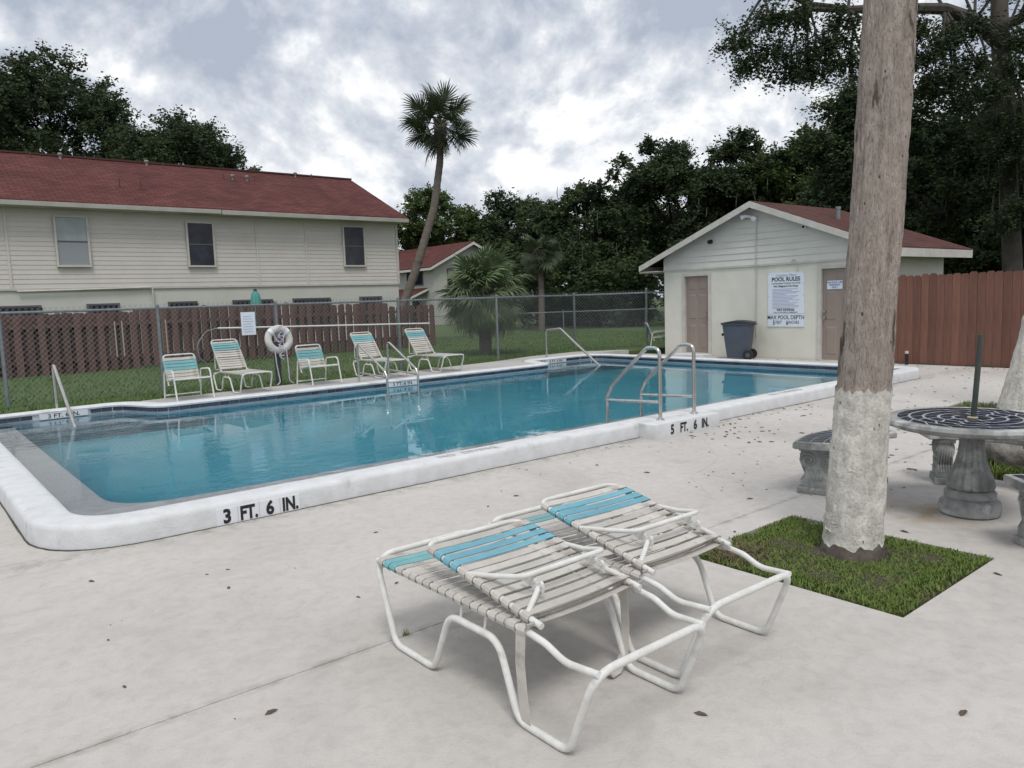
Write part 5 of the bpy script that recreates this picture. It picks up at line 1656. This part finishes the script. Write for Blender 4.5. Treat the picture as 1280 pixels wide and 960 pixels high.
tk.tube([Vector(p) - OB for p in ((29.2, 9.76, 9.9), (28.2, 8.8, 9.7), (27.3, 8.2, 10.3), (26.5, 7.3, 11))], [0.2, 0.16, 0.12, 0.06], 8)
ocl = [(20.71, 14.04, 9.23), (21.01, 13.69, 8.49), (21.51, 13.33, 8.83), (21.83, 12.98, 8.21), (22.35, 12.63, 8.79), (22.93, 12.19, 9.01), (21.51, 13.46, 9.79), (22.27, 12.85, 9.88), (23.19, 12.08, 9.72), (22.48, 12.44, 8.18), (23.25, 11.84, 8.39), (24.03, 11.25, 8.71), (24.31, 11.16, 9.67), (24.84, 10.68, 9.4), (24.93, 10.47, 8.43), (25.05, 10.27, 7.7), (25.54, 10.04, 8.89), (25.63, 9.82, 7.92), (26.14, 9.61, 9.34), (26.13, 9.46, 8.26), (26.52, 9.02, 7.4), (27.24, 8.67, 9.05), (27.24, 8.53, 8.09), (25.75, 9.62, 7.19), (23.91, 11.18, 7.51),
       (28.2, 7.6, 7.6), (28.8, 7.0, 8.6), (28.3, 8.6, 6.6), (28.3, 8.9, 5.6), (28.2, 9.3, 6.0), (28.4, 8.3, 4.9), (27.6, 9.3, 6.6), (28.1, 9.6, 4.9), (27.9, 8.0, 5.8), (27.8, 8.4, 3.9), (28.0, 9.2, 3.6), (28.4, 8.2, 9.2), (29.8, 8.0, 9.4), (22.0, 13.4, 11.0), (23.0, 13.0, 11.4), (24.5, 12.2, 11.3), (26.0, 11.0, 11.5), (27.5, 10.5, 11.8), (29.0, 10.0, 12.5), (30.5, 10.2, 11.5), (27.0, 8.0, 11.2), (29.8, 11.5, 10.5), (30.5, 8.8, 12.4)]
q_ = np.random.default_rng(3)
for p in ocl:
    p = Vector(p) - OB
    best = min(L1, key=lambda s: (s - p).length)
    mid = best.lerp(p, 0.5) + Vector((q_.normal() * 0.12, q_.normal() * 0.12, 0.18))
    tk.tube([best, mid, p], [0.055, 0.035, 0.012], 5)
    for _ in range(2):
        e = p + Vector((q_.normal() * 0.5, q_.normal() * 0.5, -0.3 - 0.3 * q_.random()))
        tk.tube([mid, p.lerp(e, 0.4), e], [0.02, 0.014, 0.006], 4)
tk.build('trunk', M_barkl, ok, smooth=True)
oc = np.array(ocl) - np.array(OB)
V, F = leaf_cloud(oc, np.full(len(oc), 0.88), 1500, 0.125, flat=0.75, shell=1.5, aspect=0.42, droop=0.35)
np_mesh('crown', V, F, M_oak1, ok)

# understory that closes the woods behind the low fence
us_c, us_r = [], []
path = [(22.3, 28.2), (23.5, 26.0), (25.5, 22.5), (27.5, 18.5), (29.0, 15.0), (29.8, 11.5), (30.2, 8), (30.3, 4), (30.3, 0)]
for k in range(len(path) - 1):
    a, b = np.array(path[k], float), np.array(path[k + 1], float)
    for q in range(26):
        t = rng.random()
        p = a + (b - a) * t + rng.normal(size=2) * 0.5
        nn = np.array([(b - a)[1], -(b - a)[0]]); nn /= np.linalg.norm(nn)
        p = p - nn * -1 * 0.0 + np.array([1.0, 0.7]) * rng.uniform(1.0, 6.5)
        us_c.append([p[0], p[1], rng.uniform(0.2, 3.6)]); us_r.append(rng.uniform(0.7, 1.5))
V, F = leaf_cloud(us_c, us_r, 620, 0.26, flat=1.0, shell=2.2)
tag(np_mesh('understory', V, F, M_shrub), 'dense dark understory along the edge of the woods', 'shrubs', kind='stuff')
# far belt of woods that closes the horizon
fb_c, fb_r = [], []
for k in range(150):
    a = R(rng.uniform(-12, 100))
    d = rng.uniform(75, 100)
    fb_c.append([d * math.sin(a), d * math.cos(a), rng.uniform(0.5, 5.2)]); fb_r.append(rng.uniform(2.0, 3.4))
V, F = leaf_cloud(fb_c, fb_r, 330, 0.85, flat=0.9, shell=2.6)
tag(np_mesh('far_woods', V, F, M_oak3), 'far belt of trees closing the horizon', 'woods', kind='stuff')
# hanging moss in the woods
mv = MB()
for k in range(60):
    p = us_c[rng.integers(len(us_c))]
    x, y, z = p[0] + rng.normal() * 0.8 - 0.6, p[1] + rng.normal() * 0.8 - 0.5, rng.uniform(3.0, 6.5)
    l = rng.uniform(0.3, 0.8)
    w = rng.uniform(0.015, 0.03)
    mv.tube([(x, y, z), (x + rng.normal() * 0.05, y + rng.normal() * 0.05, z - l * 0.5), (x + rng.normal() * 0.06, y, z - l)], [w * 0.6, w, 0.008], 4)
tag(mv.build('hanging_moss', M_moss), 'grey green moss strands hanging in the woods', 'moss', kind='stuff')


# ------------------------------------------------------------------ palms
def frond_mesh(name, m, pet, Rf, nseg, droop, spread, seed):
    q = random.Random(seed)
    mb = MB()
    mb.tube([(0, 0, 0), (0, pet * 0.5, 0.02), (0, pet, -0.03), (0, pet + Rf * 0.35, -0.10)], [0.024, 0.018, 0.014, 0.006], 5)
    for k in range(nseg):
        a = -spread + 2 * spread * k / (nseg - 1) + q.uniform(-0.03, 0.03)
        b = (1 - abs(a) / spread)
        o = Vector((0, pet + Rf * 0.30 * b, -0.03 - 0.07 * b))
        ln = Rf * (0.72 + 0.28 * b) * q.uniform(0.85, 1.08) - Rf * 0.12 * b
        d = Vector((math.sin(a), math.cos(a), 0.10))
        s = Vector((math.cos(a), -math.sin(a), 0))
        w = 0.024 * Rf / 0.7
        dr = droop * q.uniform(0.7, 1.4)
        p1 = o + d * ln * 0.50 + Vector((0, 0, -0.06 * dr))
        p2 = o + d * ln * 0.80 + Vector((0, 0, -0.26 * dr * ln))
        p3 = o + d * ln * 0.98 + Vector((0, 0, -0.62 * dr * ln))
        up = Vector((0, 0, 0.012))
        mb.add([o - s * w * 0.4, o + s * w * 0.4, p1 - s * w, p1 + up, p1 + s * w, p2 - s * w * 0.6, p2 + s * w * 0.6, p3], [(0, 1, 3, 2), (1, 4, 3), (2, 3, 6, 5), (3, 4, 6), (5, 6, 7)])
    o = mb.build(name, m)
    me = o.data
    bpy.data.objects.remove(o)
    return me


def palm(name, label, axis, r0, r1, meshes, n, el, dead=None, ndead=0, bark=None, scale=1.0, seed=1, boots=True, group=None):
    base = Vector(axis[0])
    t = thing(name, label, 'palm tree', base, 0, group)
    pts = fillet([Vector(p) - base for p in axis], 2.0, 6)
    m = len(pts)
    # ringed trunk, resampled densely
    dense_, rad = [], []
    for i in range(m - 1):
        k = max(1, int((pts[i + 1] - pts[i]).length / 0.12))
        for j in range(k):
            dense_.append(pts[i].lerp(pts[i + 1], j / k))
    dense_.append(pts[-1])
    for i in range(len(dense_)):
        s = i / (len(dense_) - 1)
        rad.append((r0 + (r1 - r0) * s) * (1 + (0.05 if i % 2 else -0.03)))
    MB().tube(dense_, rad, 12).build('trunk', bark or M_trunk2, t, smooth=True)
    top = pts[-1]
    if boots:
        bt = MB()
        for k in range(34):
            a = k * 2.39996
            z = -0.75 + 0.85 * k / 34
            d = Vector((math.cos(a), math.sin(a), 0))
            bt.tube([top + d * r1 * 0.7 + Vector((0, 0, z)), top + d * (r1 + 0.10) + Vector((0, 0, z + 0.16)), top + d * (r1 + 0.13) + Vector((0, 0, z + 0.24))], [0.05, 0.04, 0.025], 5)
        bt.build('leaf_bases', M_trunk2, t, smooth=True)
    q = random.Random(seed)
    for k in range(n + ndead):
        isd = k >= n
        s = (k + 0.5) / n
        e = el[0] + (el[1] - el[0]) * (s ** 0.85) if not isd else R(-62) - q.uniform(0, 0.3)
        e += q.uniform(-0.12, 0.12)
        a = k * 2.39996 + q.uniform(-0.2, 0.2)
        d = Vector((math.cos(a) * math.cos(e), math.sin(a) * math.cos(e), math.sin(e)))
        side = Vector((-math.sin(a), math.cos(a), 0))
        upv = d.cross(side) * -1
        o = link('frond', (dead if isd else meshes[k % len(meshes)]), t)
        if isd:
            o['label'] = 'dry brown drooping frond'
        sc = scale * q.uniform(0.88, 1.12)
        x_ = Quaternion(d, q.uniform(-0.9, 0.9)) @ (side * -1)
        z_ = x_.cross(d)
        o.matrix_local = Matrix(((x_.x * sc, d.x * sc, z_.x * sc, top.x), (x_.y * sc, d.y * sc, z_.y * sc, top.y), (x_.z * sc, d.z * sc, z_.z * sc, top.z + 0.05), (0, 0, 0, 1)))
    return t


fm1 = [frond_mesh('frond', M_frond, 0.66, 0.76, 28, 0.40, 2.1, s) for s in (1, 2, 3)]
fm2 = [frond_mesh('frond', M_frond2, 0.62, 0.80, 30, 1.0, 1.9, s) for s in (4, 5, 6)]
fm3 = [frond_mesh('frond', M_frond, 0.62, 0.80, 26, 0.9, 1.9, s) for s in (11, 12)]
fmd = frond_mesh('frond', M_dead, 0.5, 0.65, 20, 1.5, 1.3, 9)
palm('palm_tree', 'tall leaning cabbage palm behind the end of the dark fence', [(13.9, 23.55, 0.0), (14.27, 23.4, 1.4), (14.85, 23.18, 2.93), (15.50, 22.95, 4.88), (15.82, 22.92, 6.5), (15.93, 22.96, 7.75)], 0.165, 0.115, fm1, 29, (R(88), R(-52)), seed=2, dead=fmd, ndead=2)
palm('palm_tree', 'short bushy palm with drooping fronds behind the chain link fence', [(12.50, 16.35, 0.08), (12.48, 16.30, 1.0), (12.50, 16.28, 1.68)], 0.17, 0.15, fm2, 86, (R(84), R(-62)), seed=5, dead=fmd, ndead=9, scale=0.86)
palm('palm_tree', 'small distant palm in front of the dark woods', [(22.75, 25.55, -0.1), (22.9, 25.65, 2.0), (22.92, 25.72, 3.45)], 0.15, 0.12, fm3, 34, (R(80), R(-55)), seed=8, dead=fmd, ndead=3, scale=0.74)


# foreground whitewashed palm trunks
def bark_trunk(name, label, axis, r_of, paint_z, zmax, seed, nseg=104, dz=0.014):
    base = Vector(axis[0])
    t = thing(name, label, 'palm tree', base)
    zs = []
    z = -0.08
    while z < zmax:
        zs.append(z); z += dz
    A = [(Vector(a) - base) for a in axis]

    def centre(z):
        for i in range(len(A) - 1):
            if z <= A[i + 1].z or i == len(A) - 2:
                s = (z - A[i].z) / (A[i + 1].z - A[i].z)
                return A[i].lerp(A[i + 1], s)
    lim = [paint_z + 0.030 * noise.noise(Vector((math.cos(2 * PI * k / nseg) * 6, math.sin(2 * PI * k / nseg) * 6, 2))) + 0.008 * noise.noise(Vector((math.cos(2 * PI * k / nseg) * 22, math.sin(2 * PI * k / nseg) * 22, 2))) for k in range(nseg)]
    lim0 = [0.07 + 0.035 * noise.noise(Vector((math.cos(2 * PI * k / nseg) * 4, math.sin(2 * PI * k / nseg) * 4, 5))) for k in range(nseg)]
    ip = min(range(len(zs)), key=lambda i: abs(zs[i] - paint_z))
    i0 = min(range(len(zs)), key=lambda i: abs(zs[i] - 0.07))
    rows = []
    for z in zs:
        c = centre(z)
        row = []
        for k in range(nseg):
            a = 2 * PI * k / nseg
            ca, sa = math.cos(a), math.sin(a)
            # vertical fissures + rings + lumps
            n1 = noise.noise(Vector((ca * 5.5, sa * 5.5, z * 1.3 + seed)))
            n2 = noise.noise(Vector((ca * 16, sa * 16, z * 3.2 + seed)))
            n3 = noise.noise(Vector((ca * 2.0, sa * 2.0, z * 16 + seed * 2)))
            n4 = noise.noise(Vector((ca * 1.2, sa * 1.2, z * 2.2 + 9)))
            crack = max(0.0, abs(n1) * -7 + 0.62)
            if z < paint_z:
                dr = 0.004 * n2 + 0.0075 * n3 + 0.006 * n4 - 0.004 * crack + 0.009
            else:
                dr = 0.0095 * n2 + 0.004 * n3 + 0.008 * n4 - 0.015 * crack
            rr = r_of(z) + dr
            zw = z + (lim[k] - zs[ip]) * math.exp(-((z - zs[ip]) / 0.16) ** 2) + (lim0[k] - zs[i0]) * math.exp(-((z - zs[i0]) / 0.09) ** 2)
            row.append((c.x + rr * ca, c.y + rr * sa, zw))
        rows.append(row)
    allv = [v for row in rows for v in row]
    parts = {'bark': [], 'paint': [], 'root': []}
    for i in range(len(rows) - 1):
        for k in range(nseg):
            k2 = (k + 1) % nseg
            z = zs[i] + dz / 2
            key = 'bark' if i >= ip else ('paint' if i >= i0 else 'root')
            parts[key].append((i * nseg + k, i * nseg + k2, (i + 1) * nseg + k2, (i + 1) * nseg + k))
    for key, nm, mm in (('bark', 'bare_trunk', M_trunk), ('paint', 'whitewashed_trunk', M_wash), ('root', 'root_flare', mat('dark_root_bark', (0.14, 0.115, 0.095), 0.95, var=(0.07, 0.06, 0.05), vscale=18, bump=0.6, bscale=40))):
        if not parts[key]:
            continue
        used = sorted({i for f in parts[key] for i in f})
        mp = {v: i for i, v in enumerate(used)}
        mb = MB()
        mb.v = [allv[i] for i in used]
        mb.f = [tuple(mp[i] for i in f) for f in parts[key]]
        mb.build(nm, mm, t, smooth='all')
    return t


pt = bark_trunk('palm_tree', 'thick palm trunk with whitewashed base in the square grass bed', [(4.24, 2.10, 0), (4.37, 2.11, 0.95), (4.53, 2.12, 1.99), (4.69, 2.14, 3.19), (4.80, 2.16, 4.6)],
                lambda z: 0.143 + 0.012 * max(0, 1 - z / 0.85) ** 1.6 + 0.010 * max(0, 1 - z / 0.12), 0.945, 4.6, 1.0)
# rough edge of the paint, loose boots
bt = MB()
q_ = random.Random(4)
for k in range(90):
    a = q_.uniform(0, 2 * PI)
    z = q_.uniform(0.12, 0.91)
    c = Vector((0.13 * z / 0.95, 0.01, z))
    d = Vector((math.cos(a), math.sin(a), 0))
    s = Vector((-d.y, d.x, 0))
    r_ = 0.143 + 0.012 * max(0, 1 - z / 0.85) ** 1.6
    w = q_.uniform(0.12, 0.45)
    tz = q_.uniform(-0.012, 0.012)
    arc = []
    for h in range(7):
        aa = a + w * (h / 6 - 0.5)
        arc.append(c + Vector((math.cos(aa), math.sin(aa), 0)) * (r_ + 0.0055) + Vector((0, 0, tz * (h / 6 - 0.5) + 0.004 * math.sin(h * 1.7 + k))))
    tk_ = q_.uniform(0.003, 0.0068)
    bt.tube(arc, [tk_ * 0.3, tk_ * 0.8, tk_, tk_ * 0.9, tk_, tk_ * 0.7, tk_ * 0.25], 5)
tag(bt.build('bark_ridge', M_wash, pt, smooth=True), kind='stuff')
bark_trunk('palm_tree', 'whitewashed palm trunk cut by the right edge behind the table', [(10.22, 3.02, 0), (10.34, 2.93, 1.0), (10.47, 2.82, 2.2), (10.6, 2.7, 4.0), (10.7, 2.6, 5.6)], lambda z: 0.19 + 0.10 * max(0, 1 - z / 1.0) ** 1.3, 1.15, 5.6, 7.0, nseg=48, dz=0.03)

# ------------------------------------------------------------------ planting beds, grass, litter, small things
def soil_bed(name, label, b, z=-0.025):
    x0, x1, y0, y1 = b
    mb = MB()
    nx, ny = 18, 18
    for j in range(ny + 1):
        for i in range(nx + 1):
            x, y = x0 + (x1 - x0) * i / nx, y0 + (y1 - y0) * j / ny
            e = min(i, nx - i, j, ny - j)
            mb.v.append((x, y, z + (0.03 * min(1, e / 3) + 0.012 * noise.noise(Vector((x * 6, y * 6, 0))) if e else -0.02)))
    for j in range(ny):
        for i in range(nx):
            k = j * (nx + 1) + i
            mb.f.append((k, k + 1, k + nx + 2, k + nx + 1))
    o = mb.build(name, M_soil, None, smooth='all')
    return tag(o, kind='structure')


soil_bed('planting_bed', '', BED)
soil_bed('planting_bed', '', BED2)
soil_bed('planting_bed', '', BED3)


def blades(pts, h, w, lean=0.5):
    n = len(pts)
    P = np.asarray(pts, float)
    a = rng.random(n) * 2 * PI
    hh = h * rng.uniform(0.45, 1.25, n)
    d = np.stack([np.cos(a), np.sin(a), np.zeros(n)], 1)
    s = np.stack([-np.sin(a), np.cos(a), np.zeros(n)], 1)
    ww = w * rng.uniform(0.6, 1.3, n)
    ln = lean * rng.uniform(0.2, 1.2, n)
    up = np.array([0, 0, 1.0])
    b0 = P - s * ww[:, None]; b1 = P + s * ww[:, None]
    mid = P + up * (hh * 0.6)[:, None] + d * (hh * ln * 0.35)[:, None]
    m0 = mid - s * (ww * 0.75)[:, None]; m1 = mid + s * (ww * 0.75)[:, None]
    tip = P + up * (hh * 0.95)[:, None] + d * (hh * ln)[:, None]
    V = np.stack([b0, b1, m1, m0, tip], 1).reshape(-1, 3)
    k = np.arange(n) * 5
    F = np.concatenate([np.stack([k, k + 1, k + 2], 1), np.stack([k, k + 2, k + 3], 1), np.stack([k + 3, k + 2, k + 4], 1)])
    return V, F


def bed_grass(name, label, b, n, h, w, dens=None, z=0.0, inset=0.04):
    x0, x1, y0, y1 = b
    pts = []
    while len(pts) < n:
        x, y = rng.uniform(x0 + inset, x1 - inset), rng.uniform(y0 + inset, y1 - inset)
        e = min(x - x0, x1 - x, y - y0, y1 - y)
        v = 0.68 + 0.6 * noise.noise(Vector((x * 4.5, y * 4.5, 1.0))) + (0.25 if e > 0.10 + 0.05 * noise.noise(Vector((x * 9, y * 9, 4))) else -0.32)
        if dens:
            v *= dens(x, y)
        if rng.random() < v:
            pts.append((x, y, z - 0.01))
    V, F = blades(pts, h, w, 0.9)
    return tag(np_mesh(name, V, F, M_blade), label, 'grass', kind='stuff')


def d1(x, y):
    r = math.hypot(x - 4.24, y - 2.10)
    if r < 0.20:
        return 0.0
    brown = 1 - 0.6 * math.exp(-((x - 3.72) ** 2 + (y - 2.55) ** 2) / 0.04) 
    return brown


bed_grass('bed_grass', 'green grass filling the square bed around the thick palm trunk', BED, 26000, 0.027, 0.0042, d1, inset=0.012)
bed_grass('bed_grass', 'yellow green grass around the rock behind the table', BED2, 6500, 0.10, 0.006)
bed_grass('bed_grass', 'sparse grass at the foot of the far whitewashed palm', BED3, 1500, 0.06, 0.006)
# brown dead patch and clippings
dv = []
while len(dv) < 800:
    x, y = rng.normal(3.74, 0.12), rng.normal(2.54, 0.09)
    if BED[0] + .02 < x < BED[1] - .02 and BED[2] + .02 < y < BED[3] - .02:
        dv.append((x, y, 0.0))
V, F = blades(dv, 0.028, 0.003, 2.2)
tag(np_mesh('dry_grass', V, F, mat('dry_grass_blades', (0.13, 0.095, 0.055), 0.9, var=(0.20, 0.15, 0.09), vscale=9, coord='World')), 'brown dead grass in the left corner of the square bed', 'grass', kind='stuff')
# lawn blades behind the pool
lp = []
n_l = 85000
xs_ = rng.uniform(0.5, 24, n_l); ys_ = 13.2 + (rng.random(n_l) ** 1.5) * 13
keep = ~((xs_ > 3.0) & (ys_ < 13.12 + (xs_ - 3.0) * 0.0935)) & ~((xs_ > 12.0) & (ys_ < 14.3))
lp = np.stack([xs_[keep], ys_[keep], np.full(keep.sum(), 0.095)], 1)
V, F = blades(lp, 0.055, 0.0065, 0.9)
tag(np_mesh('lawn_grass', V, F, M_bladef), 'short green lawn behind the pool', 'grass', kind='stuff')

# rock beside the table
bm = bmesh.new()
bmesh.ops.create_icosphere(bm, subdivisions=4, radius=1)
for v in bm.verts:
    p = v.co.copy()
    v.co = p * (1 + 0.20 * noise.noise(p * 1.4) + 0.09 * noise.noise(p * 4) + 0.04 * noise.noise(p * 11))
    v.co.x *= 0.26; v.co.y *= 0.36; v.co.z *= 0.22
me = bpy.data.meshes.new('rock')
bm.to_mesh(me); bm.free()
me.materials.append(M_rock)
me.shade_smooth()
rk = link('rock', me)
rk.location = (7.15, 2.02, 0.12)
tag(rk, 'grey brown rock lying in the grass behind the table', 'rock')

# fallen leaves: the larger ones singly, the fine litter as one mass
lf = MB().add([(-0.03, 0, 0.002), (-0.008, 0.013, 0.009), (0.018, 0.010, 0.006), (0.034, 0, 0.003), (0.018, -0.011, 0.008), (-0.008, -0.012, 0.004), (0, 0, 0.002)], [(0, 6, 1), (1, 6, 2), (2, 6, 3), (3, 6, 4), (4, 6, 5), (5, 6, 0)])
lme = None
for k, (x, y) in enumerate([(2.44, 4.49), (1.8, 3.54), (2.92, 2.54), (4.85, 3.18), (4.42, 1.4), (2.86, 1.0), (2.17, 1.63), (3.37, 4.45), (4.16, 4.12), (1.34, 4.18), (1.0, 2.74), (0.79, 4.86), (4.1, 2.80), (3.71, 4.53), (4.82, 2.05), (5.4, 3.9), (5.0, 4.3), (6.3, 4.2)]):
    if lme is None:
        o = lf.build('fallen_leaf', M_leafd)
        lme = o.data
    else:
        o = link('fallen_leaf', lme)
    o.location = (x, y, 0.0005)
    o.rotation_euler = (0, 0, k * 1.9)
    o.scale = [rnd.uniform(0.5, 1.0)] * 3
    tag(o, 'small dry brown leaf lying on the pale deck', 'leaf', 'single dry leaves on the deck')
ll = MB()
for k in range(700):
    c = rng.random()
    if c < 0.34:
        x, y = rng.uniform(6.6, 14.5), rng.uniform(2.4, 5.3)
    elif c < 0.44:
        x, y = rng.uniform(4.2, 9.6), 5.42 - abs(rng.normal()) * 0.22
        if 6.15 < x < 7.42:
            y -= 0.27
    elif c < 0.72:
        x, y = rng.uniform(14.6, 15.58), rng.uniform(2.0, 11.2)
    elif c < 0.95:
        x, y = rng.uniform(4.8, 9), rng.uniform(2.0, 5.1)
    else:
        x, y = rng.uniform(0.5, 6), rng.uniform(1.0, 5.2)
    if (BED2[0] < x < BED2[1] and BED2[2] < y < BED2[3]) or (BED3[0] < x < BED3[1] and BED3[2] < y < BED3[3]) or (BED[0] < x < BED[1] and BED[2] < y < BED[3]):
        continue
    s = rng.uniform(0.2, 1.15) ** 1.2 * (1.0 if x > 6.5 else 0.5)
    a = rng.random() * 2 * PI
    ca, sa = math.cos(a), math.sin(a)
    ll.add([(x + (p[0] * ca - p[1] * sa) * s, y + (p[0] * sa + p[1] * ca) * s, 0.001 + p[2] * s) for p in lf.v], lf.f)
tag(ll.build('leaf_litter', M_leafd), 'dark leaf litter scattered over the deck', 'leaves', kind='stuff')
# weed in the slab joint
wp = [(1.735 + rng.normal() * 0.006, 2.967 + rng.normal() * 0.004, 0.0) for _ in range(26)]
V, F = blades(wp, 0.032, 0.0018, 1.6)
tag(np_mesh('weed', V, F, M_blade), 'small weed growing in the slab joint by the lounge chair', 'weed')
# dark joint fill
jf = MB()
x = -6.0
while x < 15:
    x2 = x + 0.25
    w1, w2 = 0.0030 + 0.0030 * noise.noise(Vector((x * 4, 1, 0))), 0.0030 + 0.0030 * noise.noise(Vector((x2 * 4, 1, 0)))
    if not (BED3[0] < x2 and x < BED3[1]):
        jf.add([(x, 2.967 - w1, -0.004), (x2, 2.967 - w2, -0.004), (x2, 2.967 + w2, -0.004), (x, 2.967 + w1, -0.004)], [(0, 1, 2, 3)])
    x = x2
jf.build('joint_filler', M_grime, deck)
# hairline cracks in the slabs
for (pts) in ([(-0.3, 2.55), (0.25, 2.42), (0.62, 2.35), (0.66, 2.05), (0.9, 1.7)], [(4.7, 3.4), (5.1, 3.9), (5.9, 4.2), (6.6, 4.9), (6.7, 5.2)]):
    ckm = MB()
    P_ = []
    for a, b in zip(pts, pts[1:]):
        for q in range(12):
            t_ = q / 12
            x, y = a[0] + (b[0] - a[0]) * t_, a[1] + (b[1] - a[1]) * t_
            P_.append((x + 0.03 * noise.noise(Vector((x * 6, y * 6, 1))), y + 0.03 * noise.noise(Vector((x * 6, y * 6, 7)))))
    for k in range(len(P_) - 1):
        (x, y), (x2, y2) = P_[k], P_[k + 1]
        w = 0.0005 + 0.0006 * abs(noise.noise(Vector((x * 9, y * 9, 3))))
        ln = math.hypot(x2 - x, y2 - y) + 1e-9
        nx_, ny_ = -(y2 - y) / ln * w, (x2 - x) / ln * w
        ckm.add([(x - nx_, y - ny_, 0.002), (x2 - nx_, y2 - ny_, 0.002), (x2 + nx_, y2 + ny_, 0.002), (x + nx_, y + ny_, 0.002)], [(0, 1, 2, 3)])
    ckm.build('hairline_crack', mat('crack_grey', (0.22, 0.21, 0.195), 0.95), deck)
